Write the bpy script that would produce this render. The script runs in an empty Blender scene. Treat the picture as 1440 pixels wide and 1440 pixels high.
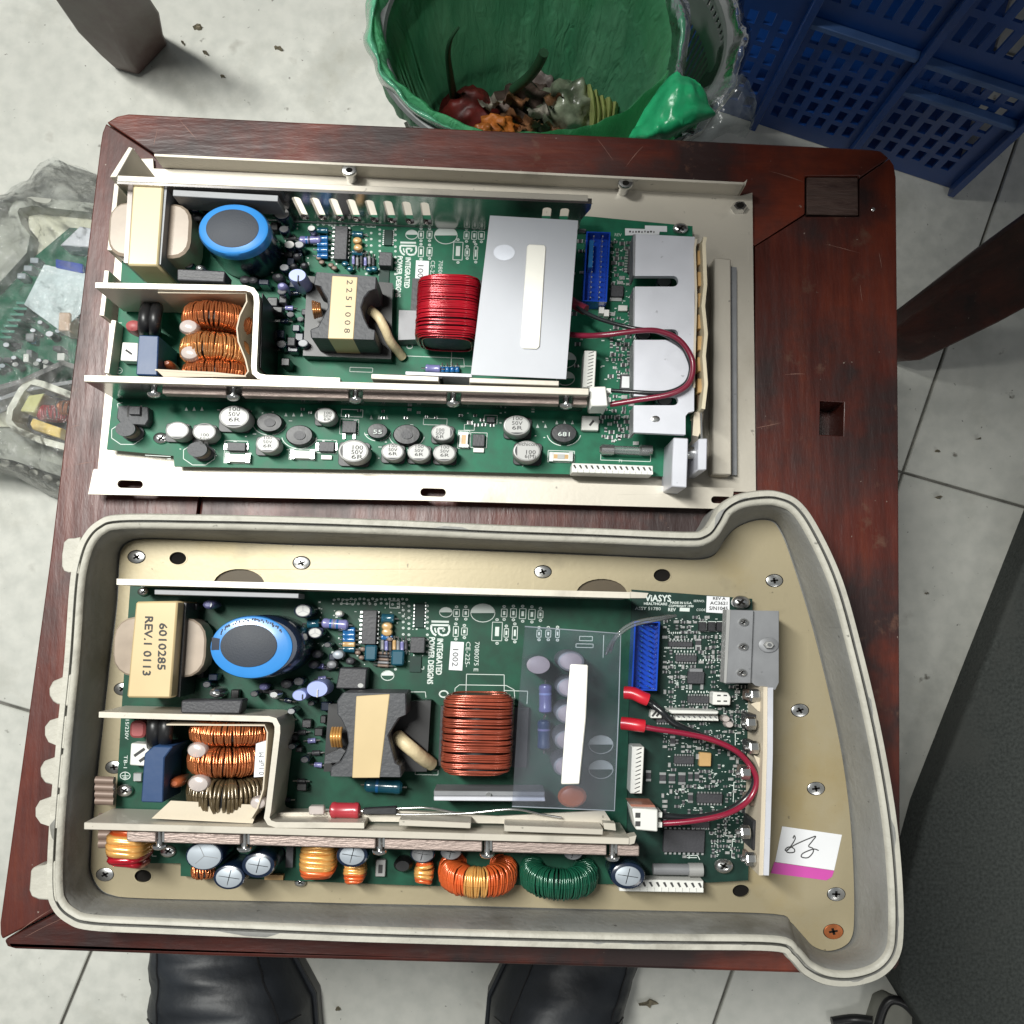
import bpy, bmesh, math, random
from mathutils import Vector, Matrix, noise
from mathutils.geometry import tessellate_polygon
random.seed(7)
R_ = math.radians
C = bpy.context.scene.collection
scene = bpy.context.scene

# ------------------------------------------------------------------ camera
ZT = 0.33            # height of the stool top above the floor
DC = 0.50            # camera above the stool top
FPX, CX, CY = 1400.0, 720.0, 720.0
NX, NY = 700.0, 870.0
_dn = Vector(((NX-CX)/FPX, -(NY-CY)/FPX, -1.0)).normalized()
_wz = -_dn
_wy = Vector((0, 1, 0)); _wy = (_wy - _wy.dot(_wz)*_wz).normalized()
_wx = _wy.cross(_wz)
M3 = Matrix((_wx, _wy, _wz))
CAM = Vector((0, 0, ZT+DC))
cd = bpy.data.cameras.new('camera'); cam = bpy.data.objects.new('camera', cd); C.objects.link(cam)
cam.matrix_world = Matrix.Translation(CAM) @ M3.to_4x4()
cd.sensor_fit = 'HORIZONTAL'; cd.sensor_width = 36; cd.lens = FPX/1440*36
cd.clip_start = 0.02; cd.clip_end = 50
scene.camera = cam

def P(x, y, h):
    """point of the place seen at photo position x, y and standing h millimetres above the stool top"""
    d = M3 @ Vector(((x-CX)/FPX, -(y-CY)/FPX, -1.0))
    t = (DC-h/1000.0)/(-d.z)
    return CAM + d*t
def S(h): return (DC-h/1000.0)/FPX*1.005

# ------------------------------------------------------------------ light
w = bpy.data.worlds.new('World'); scene.world = w; w.use_nodes = True
w.node_tree.nodes['Background'].inputs[0].default_value = (0.90, 0.97, 1.0, 1)
w.node_tree.nodes['Background'].inputs[1].default_value = 0.185
def area(name, loc, target, sx, sy, power, col):
    l = bpy.data.lights.new(name, 'AREA'); l.shape = 'RECTANGLE'; l.size = sx; l.size_y = sy
    l.energy = power; l.color = col
    o = bpy.data.objects.new(name, l); C.objects.link(o); o.location = loc
    d = Vector(target)-Vector(loc); o.rotation_euler = d.to_track_quat('-Z', 'Y').to_euler()
    return o
area('tube_light', (-0.38, 0.30, ZT+1.05), (0.0, 0.0, ZT), 0.09, 0.50, 20, (1.0, 1.0, 0.955))
area('room_light', (0.65, -1.0, ZT+1.3), (0.35, -0.45, ZT-.3), 0.3, 0.3, 2.6, (1.0, 0.97, 0.92))
scene.view_settings.view_transform = 'Standard'
scene.view_settings.look = 'None'; scene.view_settings.gamma = 1; scene.view_settings.exposure = 0.0

# ------------------------------------------------------------------ materials
def lin(c):
    return tuple(((v/255.0)/12.92 if v/255.0 <= 0.04045 else ((v/255.0+0.055)/1.055)**2.4) for v in c)
def pm(name, c, rough=.5, metal=0., var=.15, scale=40., bump=0., bscale=None, c2=None, amt=.5, s2=12., coat=0., alpha=1., stretch=None, spec=.5, rvar=.08, trans=0., scuff=0.):
    m = bpy.data.materials.new(name); m.use_nodes = True
    nt = m.node_tree; N = nt.nodes; L = nt.links; b = N['Principled BSDF']
    tc = N.new('ShaderNodeTexCoord'); mp = N.new('ShaderNodeMapping')
    L.new(tc.outputs['Object'], mp.inputs[0])
    if stretch: mp.inputs['Scale'].default_value = stretch
    n = N.new('ShaderNodeTexNoise'); n.inputs['Scale'].default_value = scale; n.inputs['Detail'].default_value = 5
    L.new(mp.outputs[0], n.inputs['Vector'])
    r = N.new('ShaderNodeValToRGB'); L.new(n.outputs['Fac'], r.inputs[0])
    r.color_ramp.elements[0].position = .3; r.color_ramp.elements[1].position = .72
    r.color_ramp.elements[0].color = tuple(v*(1-var) for v in c)+(1,)
    r.color_ramp.elements[1].color = tuple(min(1, v*(1+var)) for v in c)+(1,)
    col = r.outputs[0]
    if c2:
        n2 = N.new('ShaderNodeTexNoise'); n2.inputs['Scale'].default_value = s2; n2.inputs['Detail'].default_value = 7; n2.inputs['Roughness'].default_value = .65
        L.new(mp.outputs[0], n2.inputs['Vector'])
        r2 = N.new('ShaderNodeValToRGB'); L.new(n2.outputs['Fac'], r2.inputs[0])
        r2.color_ramp.elements[0].position = amt; r2.color_ramp.elements[1].position = min(.99, amt+.16)
        mx = N.new('ShaderNodeMix'); mx.data_type = 'RGBA'
        L.new(r2.outputs[0], mx.inputs[0]); L.new(col, mx.inputs[6]); mx.inputs[7].default_value = tuple(c2)+(1,)
        col = mx.outputs[2]
    if scuff:
        for sc_, rot, s_, lo, hi, mul in (((4, 170, 4), .55, 2.4, .70, .80, .62), ((150, 4, 4), .3, 2.1, .70, .80, 1.25), ((1, 1, 1), 0, 260, .70, .76, .35), ((1, 1, 1), 0, 38, .62, .74, .72)):
            m3 = N.new('ShaderNodeMapping'); m3.inputs['Scale'].default_value = sc_; m3.inputs['Rotation'].default_value = (0, 0, rot); L.new(tc.outputs['Object'], m3.inputs[0])
            n3 = N.new('ShaderNodeTexNoise'); n3.inputs['Scale'].default_value = s_; n3.inputs['Detail'].default_value = 4; L.new(m3.outputs[0], n3.inputs['Vector'])
            r3 = N.new('ShaderNodeMapRange'); r3.inputs[1].default_value = lo; r3.inputs[2].default_value = hi; r3.inputs[4].default_value = scuff; L.new(n3.outputs['Fac'], r3.inputs[0])
            x3 = N.new('ShaderNodeMix'); x3.data_type = 'RGBA'; L.new(r3.outputs[0], x3.inputs[0]); L.new(col, x3.inputs[6]); x3.inputs[7].default_value = tuple(min(1, v*mul) for v in c)+(1,); col = x3.outputs[2]
    L.new(col, b.inputs['Base Color'])
    mr = N.new('ShaderNodeMapRange'); L.new(n.outputs['Fac'], mr.inputs[0])
    mr.inputs[3].default_value = max(0.03, rough-rvar); mr.inputs[4].default_value = min(1, rough+rvar)
    L.new(mr.outputs[0], b.inputs['Roughness'])
    b.inputs['Metallic'].default_value = metal; b.inputs['Coat Weight'].default_value = coat
    b.inputs['Coat Roughness'].default_value = .15
    b.inputs['Specular IOR Level'].default_value = spec; b.inputs['Alpha'].default_value = alpha
    b.inputs['Transmission Weight'].default_value = trans
    if bump:
        nb = N.new('ShaderNodeTexNoise'); nb.inputs['Scale'].default_value = bscale or scale*4; nb.inputs['Detail'].default_value = 4
        L.new(mp.outputs[0], nb.inputs['Vector'])
        bp = N.new('ShaderNodeBump'); bp.inputs['Strength'].default_value = bump; bp.inputs['Distance'].default_value = .001
        L.new(nb.outputs['Fac'], bp.inputs['Height']); L.new(bp.outputs[0], b.inputs['Normal'])
    return m

def wood(name, grain, k=1.0):
    m = bpy.data.materials.new(name); m.use_nodes = True
    nt = m.node_tree; N = nt.nodes; L = nt.links; b = N['Principled BSDF']
    tc = N.new('ShaderNodeTexCoord')
    def nz(sc, scale, det=6, rot=0, rg=.6):
        mp = N.new('ShaderNodeMapping'); mp.inputs['Scale'].default_value = sc; mp.inputs['Rotation'].default_value = (0, 0, rot)
        L.new(tc.outputs['Object'], mp.inputs[0])
        n = N.new('ShaderNodeTexNoise'); n.inputs['Scale'].default_value = scale; n.inputs['Detail'].default_value = det; n.inputs['Roughness'].default_value = rg
        L.new(mp.outputs[0], n.inputs['Vector']); return n.outputs['Fac']
    def ramp(f, *st):
        r = N.new('ShaderNodeValToRGB'); L.new(f, r.inputs[0])
        while len(r.color_ramp.elements) < len(st): r.color_ramp.elements.new(.5)
        for e, (p, c) in zip(r.color_ramp.elements, st):
            e.position = p; e.color = tuple(v*k for v in c)+(1,)
        return r.outputs[0]
    def mix(f, a, c, t='MIX'):
        x = N.new('ShaderNodeMix'); x.data_type = 'RGBA'; x.blend_type = t
        if isinstance(f, float): x.inputs[0].default_value = f
        else: L.new(f, x.inputs[0])
        L.new(a, x.inputs[6])
        if isinstance(c, tuple): x.inputs[7].default_value = c+(1,)
        else: L.new(c, x.inputs[7])
        return x.outputs[2]
    def thr(f, lo, hi):
        r = N.new('ShaderNodeMapRange'); L.new(f, r.inputs[0]); r.inputs[1].default_value = lo; r.inputs[2].default_value = hi; return r.outputs[0]
    k = k*.86
    st = (3, 40, 3) if grain == 'X' else (40, 3, 3)
    base = ramp(nz(st, 2.2, 7, 0, .7), (.3, (.042, .009, .006)), (.52, (.092, .016, .009)), (.72, (.145, .029, .012)))
    big = nz((1, 1, 1) if grain == 'X' else (1.6, .7, 1), 9)
    c1 = mix(thr(big, .50, .76), base, (.235*k, .040*k, .015*k))
    dark = nz((1, 1, 1), 15, 5)
    c2 = mix(thr(dark, .45, .62), c1, (.026*k, .010*k, .009*k))
    c2 = mix(thr(nz((1, 1, 1), 34, 6, 1, .7), .62, .72), c2, (.12*k, .055*k, .035*k))
    sc = thr(nz((3, 160, 3), 2.2, 3, .62, .5), .735, .79)
    c3 = mix(sc, c2, (.17*k, .075*k, .055*k))
    sc2 = thr(nz((150, 3, 3), 1.9, 3, .35, .5), .74, .79)
    c4 = mix(sc2, c3, (.16*k, .075*k, .055*k))
    dt = thr(nz((1, 1, 1), 320, 2), .745, .78)
    c5 = mix(dt, c4, (.30*k, .24*k, .2*k))
    L.new(c5, b.inputs['Base Color'])
    rr = N.new('ShaderNodeMapRange'); L.new(nz((1, 1, 1), 30), rr.inputs[0]); rr.inputs[3].default_value = .22; rr.inputs[4].default_value = .62
    L.new(rr.outputs[0], b.inputs['Roughness'])
    b.inputs['Specular IOR Level'].default_value = .5
    bp = N.new('ShaderNodeBump'); bp.inputs['Strength'].default_value = .5; bp.inputs['Distance'].default_value = .0009
    L.new(nz(tuple(v**.6 for v in st), 14, 6), bp.inputs['Height']); L.new(bp.outputs[0], b.inputs['Normal'])
    return m

def film(name, col, tr, rough=.12, bump=.0, bscale=40., diff=(.5, .55, .62), gloss=0.):
    """thin plastic: part clear, part milky, glossy"""
    m = bpy.data.materials.new(name); m.use_nodes = True
    nt = m.node_tree; N = nt.nodes; L = nt.links; b = N['Principled BSDF']; o = N['Material Output']
    b.inputs['Base Color'].default_value = diff+(1,); b.inputs['Roughness'].default_value = rough
    t = N.new('ShaderNodeBsdfTransparent'); t.inputs[0].default_value = col+(1,)
    tl = N.new('ShaderNodeBsdfTranslucent'); tl.inputs[0].default_value = diff+(1,)
    mt = N.new('ShaderNodeMixShader'); mt.inputs[0].default_value = .35
    L.new(b.outputs[0], mt.inputs[1]); L.new(tl.outputs[0], mt.inputs[2])
    mx = N.new('ShaderNodeMixShader'); mx.inputs[0].default_value = tr
    L.new(mt.outputs[0], mx.inputs[1]); L.new(t.outputs[0], mx.inputs[2])
    gl = N.new('ShaderNodeBsdfGlossy'); gl.inputs['Roughness'].default_value = rough
    lw = N.new('ShaderNodeFresnel'); lw.inputs[0].default_value = 1.45+gloss
    mg = N.new('ShaderNodeMixShader'); L.new(lw.outputs[0], mg.inputs[0]); L.new(mx.outputs[0], mg.inputs[1]); L.new(gl.outputs[0], mg.inputs[2]); L.new(mg.outputs[0], o.inputs[0])
    tc = N.new('ShaderNodeTexCoord'); n = N.new('ShaderNodeTexNoise'); n.inputs['Scale'].default_value = bscale; n.inputs['Detail'].default_value = 6
    L.new(tc.outputs['Object'], n.inputs['Vector'])
    mr = N.new('ShaderNodeMapRange'); L.new(n.outputs['Fac'], mr.inputs[0]); mr.inputs[1].default_value = .3; mr.inputs[2].default_value = .7
    mr.inputs[3].default_value = min(1, tr+.1); mr.inputs[4].default_value = max(0, tr-.1); L.new(mr.outputs[0], mx.inputs[0])
    if bump:
        bp = N.new('ShaderNodeBump'); bp.inputs['Strength'].default_value = bump; bp.inputs['Distance'].default_value = .004
        L.new(n.outputs['Fac'], bp.inputs['Height']); L.new(bp.outputs[0], b.inputs['Normal'])
        L.new(bp.outputs[0], gl.inputs['Normal']); L.new(bp.outputs[0], lw.inputs['Normal'])
    return m

def tile_mat():
    m = pm('tile', (.70, .70, .64), .42, var=.09, scale=7, bump=.10, bscale=90, c2=(.50, .50, .44), amt=.54, s2=10)
    nt = m.node_tree; N = nt.nodes; L = nt.links; b = N['Principled BSDF']; src = b.inputs['Base Color'].links[0].from_socket
    tc = [n for n in N if n.type == 'TEX_COORD'][0]
    for sc, lo, hi, col in ((75, .38, .82, (.56, .57, .52, 1)), (55, .70, .76, (.22, .21, .18, 1)), (190, .70, .75, (.16, .15, .13, 1)), (26, .66, .80, (.40, .39, .34, 1))):
        n = N.new('ShaderNodeTexNoise'); n.inputs['Scale'].default_value = sc; n.inputs['Detail'].default_value = 4; L.new(tc.outputs['Object'], n.inputs['Vector'])
        r = N.new('ShaderNodeMapRange'); r.inputs[1].default_value = lo; r.inputs[2].default_value = hi; L.new(n.outputs['Fac'], r.inputs[0])
        x = N.new('ShaderNodeMix'); x.data_type = 'RGBA'; L.new(r.outputs[0], x.inputs[0]); L.new(src, x.inputs[6]); x.inputs[7].default_value = col; src = x.outputs[2]
    L.new(src, b.inputs['Base Color'])
    return m
MT = {}
def mats():
    g = MT
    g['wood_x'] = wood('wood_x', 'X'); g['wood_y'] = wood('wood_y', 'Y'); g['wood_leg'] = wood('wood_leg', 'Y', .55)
    g['plug'] = pm('plug_wood', (.085, .050, .040), .6, var=.45, scale=30, stretch=(1, 5, 1), bump=.8, c2=(.040, .018, .014), amt=.5, s2=30)
    g['tile'] = tile_mat()
    g['grout'] = pm('grout', (.17, .165, .15), .9, var=.5, scale=60)
    g['alu'] = pm('aluminium_sheet', (.55, .51, .435), .42, metal=.25, var=.07, scale=14, c2=(.44, .40, .33), amt=.60, s2=9, bump=.05, bscale=400, scuff=.8)
    g['alu_face'] = pm('bare_aluminium', (.60, .61, .66), .45, metal=.25, var=.05, scale=60, bump=.04, bscale=1500, scuff=.5)
    g['alu_mirror'] = pm('polished_aluminium', (.42, .40, .39), .2, metal=.95, var=.06, scale=30, bump=.03)  # polished, and darkened for fin faces turned from the light
    g['alu_dark'] = pm('grey_aluminium', (.22, .225, .235), .5, metal=.25, var=.12, scale=70, bump=.05, scuff=.6)
    g['steel'] = pm('steel', (.62, .62, .61), .25, metal=.95, var=.1)
    g['recess_shade'] = pm('recess_shade', (.012, .011, .010), .9, spec=.05)  # near-black paints the shade inside holes and screw slots
    g['clamp'] = pm('clamp_bar', (.34, .27, .24), .45, metal=.5, var=.2, scale=60, stretch=(1, 9, 1), bump=.4)  # grey-brown base paints the red stool mirrored in the metal
    g['brass'] = pm('chromate_plate', (.345, .295, .19), .42, metal=.3, var=.08, scale=8, c2=(.34, .27, .14), amt=.56, s2=9, bump=.04, bscale=500, scuff=.8)
    g['tray'] = pm('tray_paint_shaded', (.245, .245, .232), .6, var=.18, scale=24, bump=.4, bscale=300, c2=(.13, .125, .105), amt=.52, s2=11, scuff=.9)  # darkened to paint the shade on the tray's inner walls
    g['tray_paint_lit'] = pm('tray_paint_lit', (.45, .435, .375), .55, scuff=.9, var=.16, scale=24, bump=.5, bscale=240, c2=(.27, .255, .215), amt=.54, s2=26)  # paler copy of the tray paint for the lit rim
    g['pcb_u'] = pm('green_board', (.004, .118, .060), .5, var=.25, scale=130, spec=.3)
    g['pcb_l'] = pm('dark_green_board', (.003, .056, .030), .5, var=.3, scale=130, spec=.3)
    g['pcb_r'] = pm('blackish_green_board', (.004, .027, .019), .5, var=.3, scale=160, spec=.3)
    g['silk'] = pm('white_ink', (.62, .68, .64), .6, var=.1)
    g['solder'] = pm('solder', (.66, .67, .66), .3, metal=.8)
    g['black'] = pm('black_plastic', (.022, .022, .025), .45, var=.2, bump=.1, bscale=500)
    g['chip'] = pm('chip_plastic', (.040, .040, .046), .5, var=.1, bump=.15, bscale=900)
    g['ferrite'] = pm('ferrite', (.055, .057, .063), .55, var=.15, bump=.3, bscale=500)
    g['rubber'] = pm('black_rubber', (.012, .012, .013), .4)
    g['tape'] = pm('yellow_tape', (.56, .43, .23), .4, var=.08, scale=30, coat=.15, c2=(.44, .31, .14), amt=.68, s2=20)
    g['tape_u'] = pm('pale_yellow_tape', (.58, .48, .27), .4, var=.06, scale=30, coat=.3)
    g['bobbin'] = pm('beige_coil_wrap', (.35, .28, .215), .35, var=.2, scale=60, coat=.3)
    g['blue_sleeve'] = pm('blue_sleeve', (.035, .23, .60), .32, var=.08, coat=.6)
    g['cap_dark'] = pm('cap_body_dark', (.006, .014, .035), .25, coat=.5)
    g['cap_disc'] = pm('cap_black_disc', (.026, .032, .044), .6, bump=.12, bscale=1600)
    g['ink'] = pm('black_ink', (.045, .045, .045), .7)
    g['cap_top'] = pm('cap_top', (.36, .36, .35), .5, metal=.3, var=.08)
    g['cap_top_l'] = pm('bare_can_top', (.36, .40, .44), .5, metal=.3, var=.12)
    g['copper'] = pm('enamelled_copper', (.62, .20, .07), .25, metal=.75, var=.2, scale=90, coat=.4)
    g['copper_hi'] = pm('bright_copper', (.80, .36, .13), .24, metal=.75, var=.2, scale=90, coat=.4)
    g['copper_dk'] = pm('dark_wire', (.13, .095, .05), .25, metal=.4, var=.35, scale=160, coat=.5)
    g['red_wire'] = pm('red_enamel', (.42, .006, .018), .22, metal=.3, var=.25, scale=80, coat=.6)
    g['brown_wire'] = pm('brown_enamel', (.40, .085, .045), .25, metal=.5, var=.25, scale=80, coat=.5)
    g['orange_wire'] = pm('orange_wire', (.72, .13, .03), .28, metal=.3, var=.2, scale=90, coat=.4)
    g['yellow_wire'] = pm('yellow_wire', (.80, .42, .12), .28, metal=.4, var=.2, scale=90, coat=.4)
    g['green_wire'] = pm('green_wire', (.010, .10, .055), .25, metal=.2, var=.25, scale=90, coat=.5)
    g['paper'] = pm('insulating_paper', (.56, .49, .38), .65, var=.05, bump=.1)
    g['paper_y'] = pm('yellowed_paper', (.66, .58, .42), .6, var=.08)
    g['glue'] = pm('hot_glue', (.62, .55, .52), .25, alpha=.75, var=.05, coat=.4)
    g['white'] = pm('white_plastic', (.72, .72, .68), .4, var=.05)
    g['label'] = pm('white_label', (.74, .75, .77), .5, var=.04)
    g['pink'] = pm('pink_ink', (.55, .07, .36), .5, var=.06)
    g['cream'] = pm('cream_foam', (.90, .88, .80), .7, var=.05, bump=.2)
    g['blue_hdr'] = pm('blue_plastic', (.006, .055, .42), .22, var=.12, coat=.4)
    g['blue_box'] = pm('blue_box', (.018, .052, .14), .45, var=.08, bump=.1)
    g['blue_part'] = pm('blue_part', (.015, .12, .32), .25, coat=.5)
    g['teal_part'] = pm('teal_part', (.012, .085, .13), .25, coat=.5)
    g['pale_blue'] = pm('pale_blue_disc', (.30, .36, .68), .35, var=.08)
    g['lilac'] = pm('lilac_part', (.20, .20, .42), .3, coat=.4, var=.15)
    g['tan'] = pm('tan_part', (.52, .33, .14), .35, coat=.3)
    g['varistor'] = pm('varistor_red', (.36, .085, .085), .5, var=.1)
    g['red_part'] = pm('red_part', (.42, .035, .05), .35, coat=.3)
    g['pinkcap'] = pm('pinkish_can', (.42, .35, .36), .5)
    g['orange_disc'] = pm('orange_disc', (.42, .11, .04), .35, coat=.3)
    g['wire_red'] = pm('red_cable', (.23, .009, .032), .3, var=.06, coat=.3)
    g['wire_red_u'] = pm('dull_red_cable', (.17, .010, .030), .32, var=.06, coat=.3)
    g['wire_black'] = pm('black_cable', (.014, .016, .018), .3, coat=.3)
    g['sleeve_red'] = pm('red_sleeve', (.55, .015, .03), .35, coat=.2)
    g['sleeve_cream'] = pm('cream_sleeving', (.66, .55, .34), .5, var=.1, bump=.5, bscale=300)
    g['bead'] = pm('ferrite_bead', (.21, .15, .12), .5, metal=.2)
    g['glass'] = film('fuse_glass', (.92, .95, .94), .72, .05, diff=(.6, .62, .62))
    g['shield_u'] = film('milky_shield', (.9, .92, .97), .10, .38, bscale=12, diff=(.72, .74, .79))
    g['shield_l'] = film('clear_shield', (.90, .92, .97), .91, .10, bscale=18, diff=(.34, .35, .38))
    g['green_bag'] = None
    g['lit_green_flap'] = pm('lit_green_flap', (.03, .46, .19), .3, var=.35, scale=40, bump=.7, bscale=60)  # doubled film, given a brighter green to paint its lit look
    g['backlit_fold'] = film('backlit_green_fold', (.35, .85, .55), .22, .2, 1.0, 60, diff=(.16, .56, .34))  # paler than the bag film, to paint its backlit translucency
mats()
def greenbag():
    m = bpy.data.materials.new('green_bag_film'); m.use_nodes = True
    nt = m.node_tree; N = nt.nodes; L = nt.links; b = N['Principled BSDF']; o = N['Material Output']
    tc = N.new('ShaderNodeTexCoord'); n = N.new('ShaderNodeTexNoise'); n.inputs['Scale'].default_value = 22; n.inputs['Detail'].default_value = 6
    mp = N.new('ShaderNodeMapping'); mp.inputs['Scale'].default_value = (1.6, 1.6, .35)
    L.new(tc.outputs['Object'], mp.inputs[0]); L.new(mp.outputs[0], n.inputs['Vector'])
    r = N.new('ShaderNodeValToRGB'); L.new(n.outputs['Fac'], r.inputs[0])
    r.color_ramp.elements[0].position = .3; r.color_ramp.elements[0].color = (.09, .44, .22, 1)
    r.color_ramp.elements[1].position = .75; r.color_ramp.elements[1].color = (.28, .72, .42, 1)
    L.new(r.outputs[0], b.inputs['Base Color']); b.inputs['Roughness'].default_value = .32
    tl = N.new('ShaderNodeBsdfTranslucent'); L.new(r.outputs[0], tl.inputs[0])
    mx = N.new('ShaderNodeMixShader'); mx.inputs[0].default_value = .6
    L.new(b.outputs[0], mx.inputs[1]); L.new(tl.outputs[0], mx.inputs[2]); L.new(mx.outputs[0], o.inputs[0])
    bp = N.new('ShaderNodeBump'); n2 = N.new('ShaderNodeTexNoise'); n2.inputs['Scale'].default_value = 90; n2.inputs['Detail'].default_value = 8; n2.inputs['Distortion'].default_value = 1.2; L.new(mp.outputs[0], n2.inputs['Vector'])
    ad = N.new('ShaderNodeMath'); ad.operation = 'ADD'; L.new(n.outputs['Fac'], ad.inputs[0]); L.new(n2.outputs['Fac'], ad.inputs[1])
    bp.inputs['Strength'].default_value = .8; bp.inputs['Distance'].default_value = .0035
    L.new(ad.outputs[0], bp.inputs['Height']); L.new(bp.outputs[0], b.inputs['Normal'])
    return m
MT['green_bag'] = greenbag()

# ------------------------------------------------------------------ builders
def thing(name, label, cat, loc=(0, 0, 0), group=None):
    o = bpy.data.objects.new(name, None); C.objects.link(o); o.location = loc; o.empty_display_size = .01
    o['label'] = label; o['category'] = cat
    if group: o['group'] = group
    return o
def wloc(p):
    v = Vector((0, 0, 0))
    while p is not None: v += p.location; p = p.parent
    return v
def mk(name, vs, fs, mat, parent=None, label=None, kind=None, smooth=True, ang=38, cat=None, bev=0):
    if isinstance(mat, str): mat = MT[mat]
    if not vs: return None
    vs = [Vector(v) for v in vs]
    lo = Vector([min(v[i] for v in vs) for i in range(3)]); hi = Vector([max(v[i] for v in vs) for i in range(3)])
    c = (lo+hi)/2
    me = bpy.data.meshes.new(name); me.from_pydata([tuple(v-c) for v in vs], [], fs); me.update()
    bm = bmesh.new(); bm.from_mesh(me)
    bmesh.ops.recalc_face_normals(bm, faces=bm.faces)
    if bev:
        es = [e for e in bm.edges if len(e.link_faces) == 2 and e.calc_face_angle(0) > .5]
        try: bmesh.ops.bevel(bm, geom=es, offset=bev/1000, segments=1, affect='EDGES', clamp_overlap=True)
        except Exception: pass
    bm.to_mesh(me); bm.free()
    if smooth:
        me.shade_smooth(); me.set_sharp_from_angle(angle=R_(ang))
    me.materials.append(mat)
    o = bpy.data.objects.new(name, me); C.objects.link(o)
    o.location = c - (wloc(parent) if parent else Vector((0, 0, 0)))
    if parent: o.parent = parent
    if label: o['label'] = label
    if cat: o['category'] = cat
    if kind: o['kind'] = kind
    return o

def prism_vf(loops, hb, ht, hbase_px=None):
    """loops: photo outlines (first outer, rest holes) seen at height ht, walls straight down to hb"""
    tops = [[P(x, y, ht) for x, y in lp] for lp in loops]
    vs, fs, idx = [], [], []
    for lp in tops:
        a = len(vs); n = len(lp)
        vs += lp; vs += [Vector((v.x, v.y, ZT+hb/1000)) for v in lp]
        idx.append((a, n))
        for i in range(n):
            j = (i+1) % n; fs.append((a+i, a+j, a+n+j, a+n+i))
    if len(loops) == 1 and len(loops[0]) <= 64 and _convex(loops[0]):
        a, n = idx[0]; fs.append(tuple(range(a, a+n))); fs.append(tuple(range(a+2*n-1, a+n-1, -1)))
    else:
        fm = [a+i for a, n in idx for i in range(n)]; fn = [n for a, n in idx for i in range(n)]
        for t in tessellate_polygon([[Vector((v.x, v.y, 0)) for v in lp] for lp in tops]):
            fs.append(tuple(fm[i] for i in t)); fs.append(tuple(fm[i]+fn[i] for i in reversed(t)))
    return vs, fs
def _convex(lp):
    s = 0; n = len(lp)
    for i in range(n):
        a, b, c = lp[i], lp[(i+1) % n], lp[(i+2) % n]
        z = (b[0]-a[0])*(c[1]-b[1])-(b[1]-a[1])*(c[0]-b[0])
        if abs(z) > 1e-9:
            if s and z*s < 0: return False
            s = z
    return True
def prism(name, lp, hb, ht, mat, parent=None, holes=(), bev=0, **k):
    vs, fs = prism_vf([lp]+list(holes), hb, ht)
    return mk(name, vs, fs, mat, parent, bev=bev if not holes else 0, **k)
SL = [.03, -.05]
def rect(cx, cy, w, h, rot=None):
    if rot is not None:
        c, s = math.cos(R_(rot)), math.sin(R_(rot))
        return [(cx+a*w/2*c-b*h/2*s, cy+a*w/2*s+b*h/2*c) for a, b in ((-1, -1), (1, -1), (1, 1), (-1, 1))]
    return [(cx+a*w/2+b*h/2*SL[1], cy+b*h/2+a*w/2*SL[0]) for a, b in ((-1, -1), (1, -1), (1, 1), (-1, 1))]
def ell(cx, cy, rx, ry=None, n=24, a0=0):
    ry = rx*.75 if ry is None else ry
    return [(cx+rx*math.cos(a0+2*math.pi*i/n), cy+ry*math.sin(a0+2*math.pi*i/n)) for i in range(n)]
def rrect(cx, cy, w, h, r, n=4):
    r = min(r, w/2, h/2); out = []
    for (sx, sy, a) in ((1, 1, 0), (-1, 1, 90), (-1, -1, 180), (1, -1, 270)):
        for i in range(n+1):
            t = R_(a+90*i/n)
            x = sx*(w/2-r)+r*math.cos(t); y = sy*(h/2-r)+r*math.sin(t)
            out.append((cx+x+y*SL[1], cy+y+x*SL[0]))
    return out
def lathe(name, cx, cy, prof, mat, parent=None, n=24, sq=.75, href=None, **k):
    """prof: (radius px at href, height) bottom to top, standing at the spot seen at cx, cy at height href"""
    href = prof[-1][1] if href is None else href
    c = P(cx, cy, href); s = S(href); vs, fs = [], []
    for r, h in prof:
        for i in range(n):
            a = 2*math.pi*i/n; vs.append(Vector((c.x+r*s*math.cos(a), c.y+r*s*sq*math.sin(a), ZT+h/1000)))
    for j in range(len(prof)-1):
        for i in range(n):
            q = (i+1) % n; fs.append((j*n+i, j*n+q, (j+1)*n+q, (j+1)*n+i))
    fs.append(tuple(range(n-1, -1, -1))); fs.append(tuple((len(prof)-1)*n+i for i in range(n)))
    return mk(name, vs, fs, mat, parent, **k)
def tube_vf(pts, r, sides=6, rs=None):
    vs, fs = [], []; n = len(pts)
    up = None
    for i, p in enumerate(pts):
        t = (pts[min(i+1, n-1)]-pts[max(i-1, 0)])
        if t.length < 1e-9: t = Vector((1, 0, 0))
        t.normalize()
        if up is None:
            up = Vector((0, 0, 1)) if abs(t.z) < .9 else Vector((1, 0, 0))
        u = (up-up.dot(t)*t)
        if u.length < 1e-6: u = t.orthogonal()
        u.normalize(); v = t.cross(u); up = u
        rr = rs[i] if rs else r
        for k in range(sides):
            a = 2*math.pi*k/sides; vs.append(p+rr*(math.cos(a)*u+math.sin(a)*v))
    for i in range(n-1):
        for k in range(sides):
            q = (k+1) % sides; fs.append((i*sides+k, i*sides+q, (i+1)*sides+q, (i+1)*sides+k))
    fs.append(tuple(range(sides-1, -1, -1))); fs.append(tuple((n-1)*sides+k for k in range(sides)))
    return vs, fs
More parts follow.
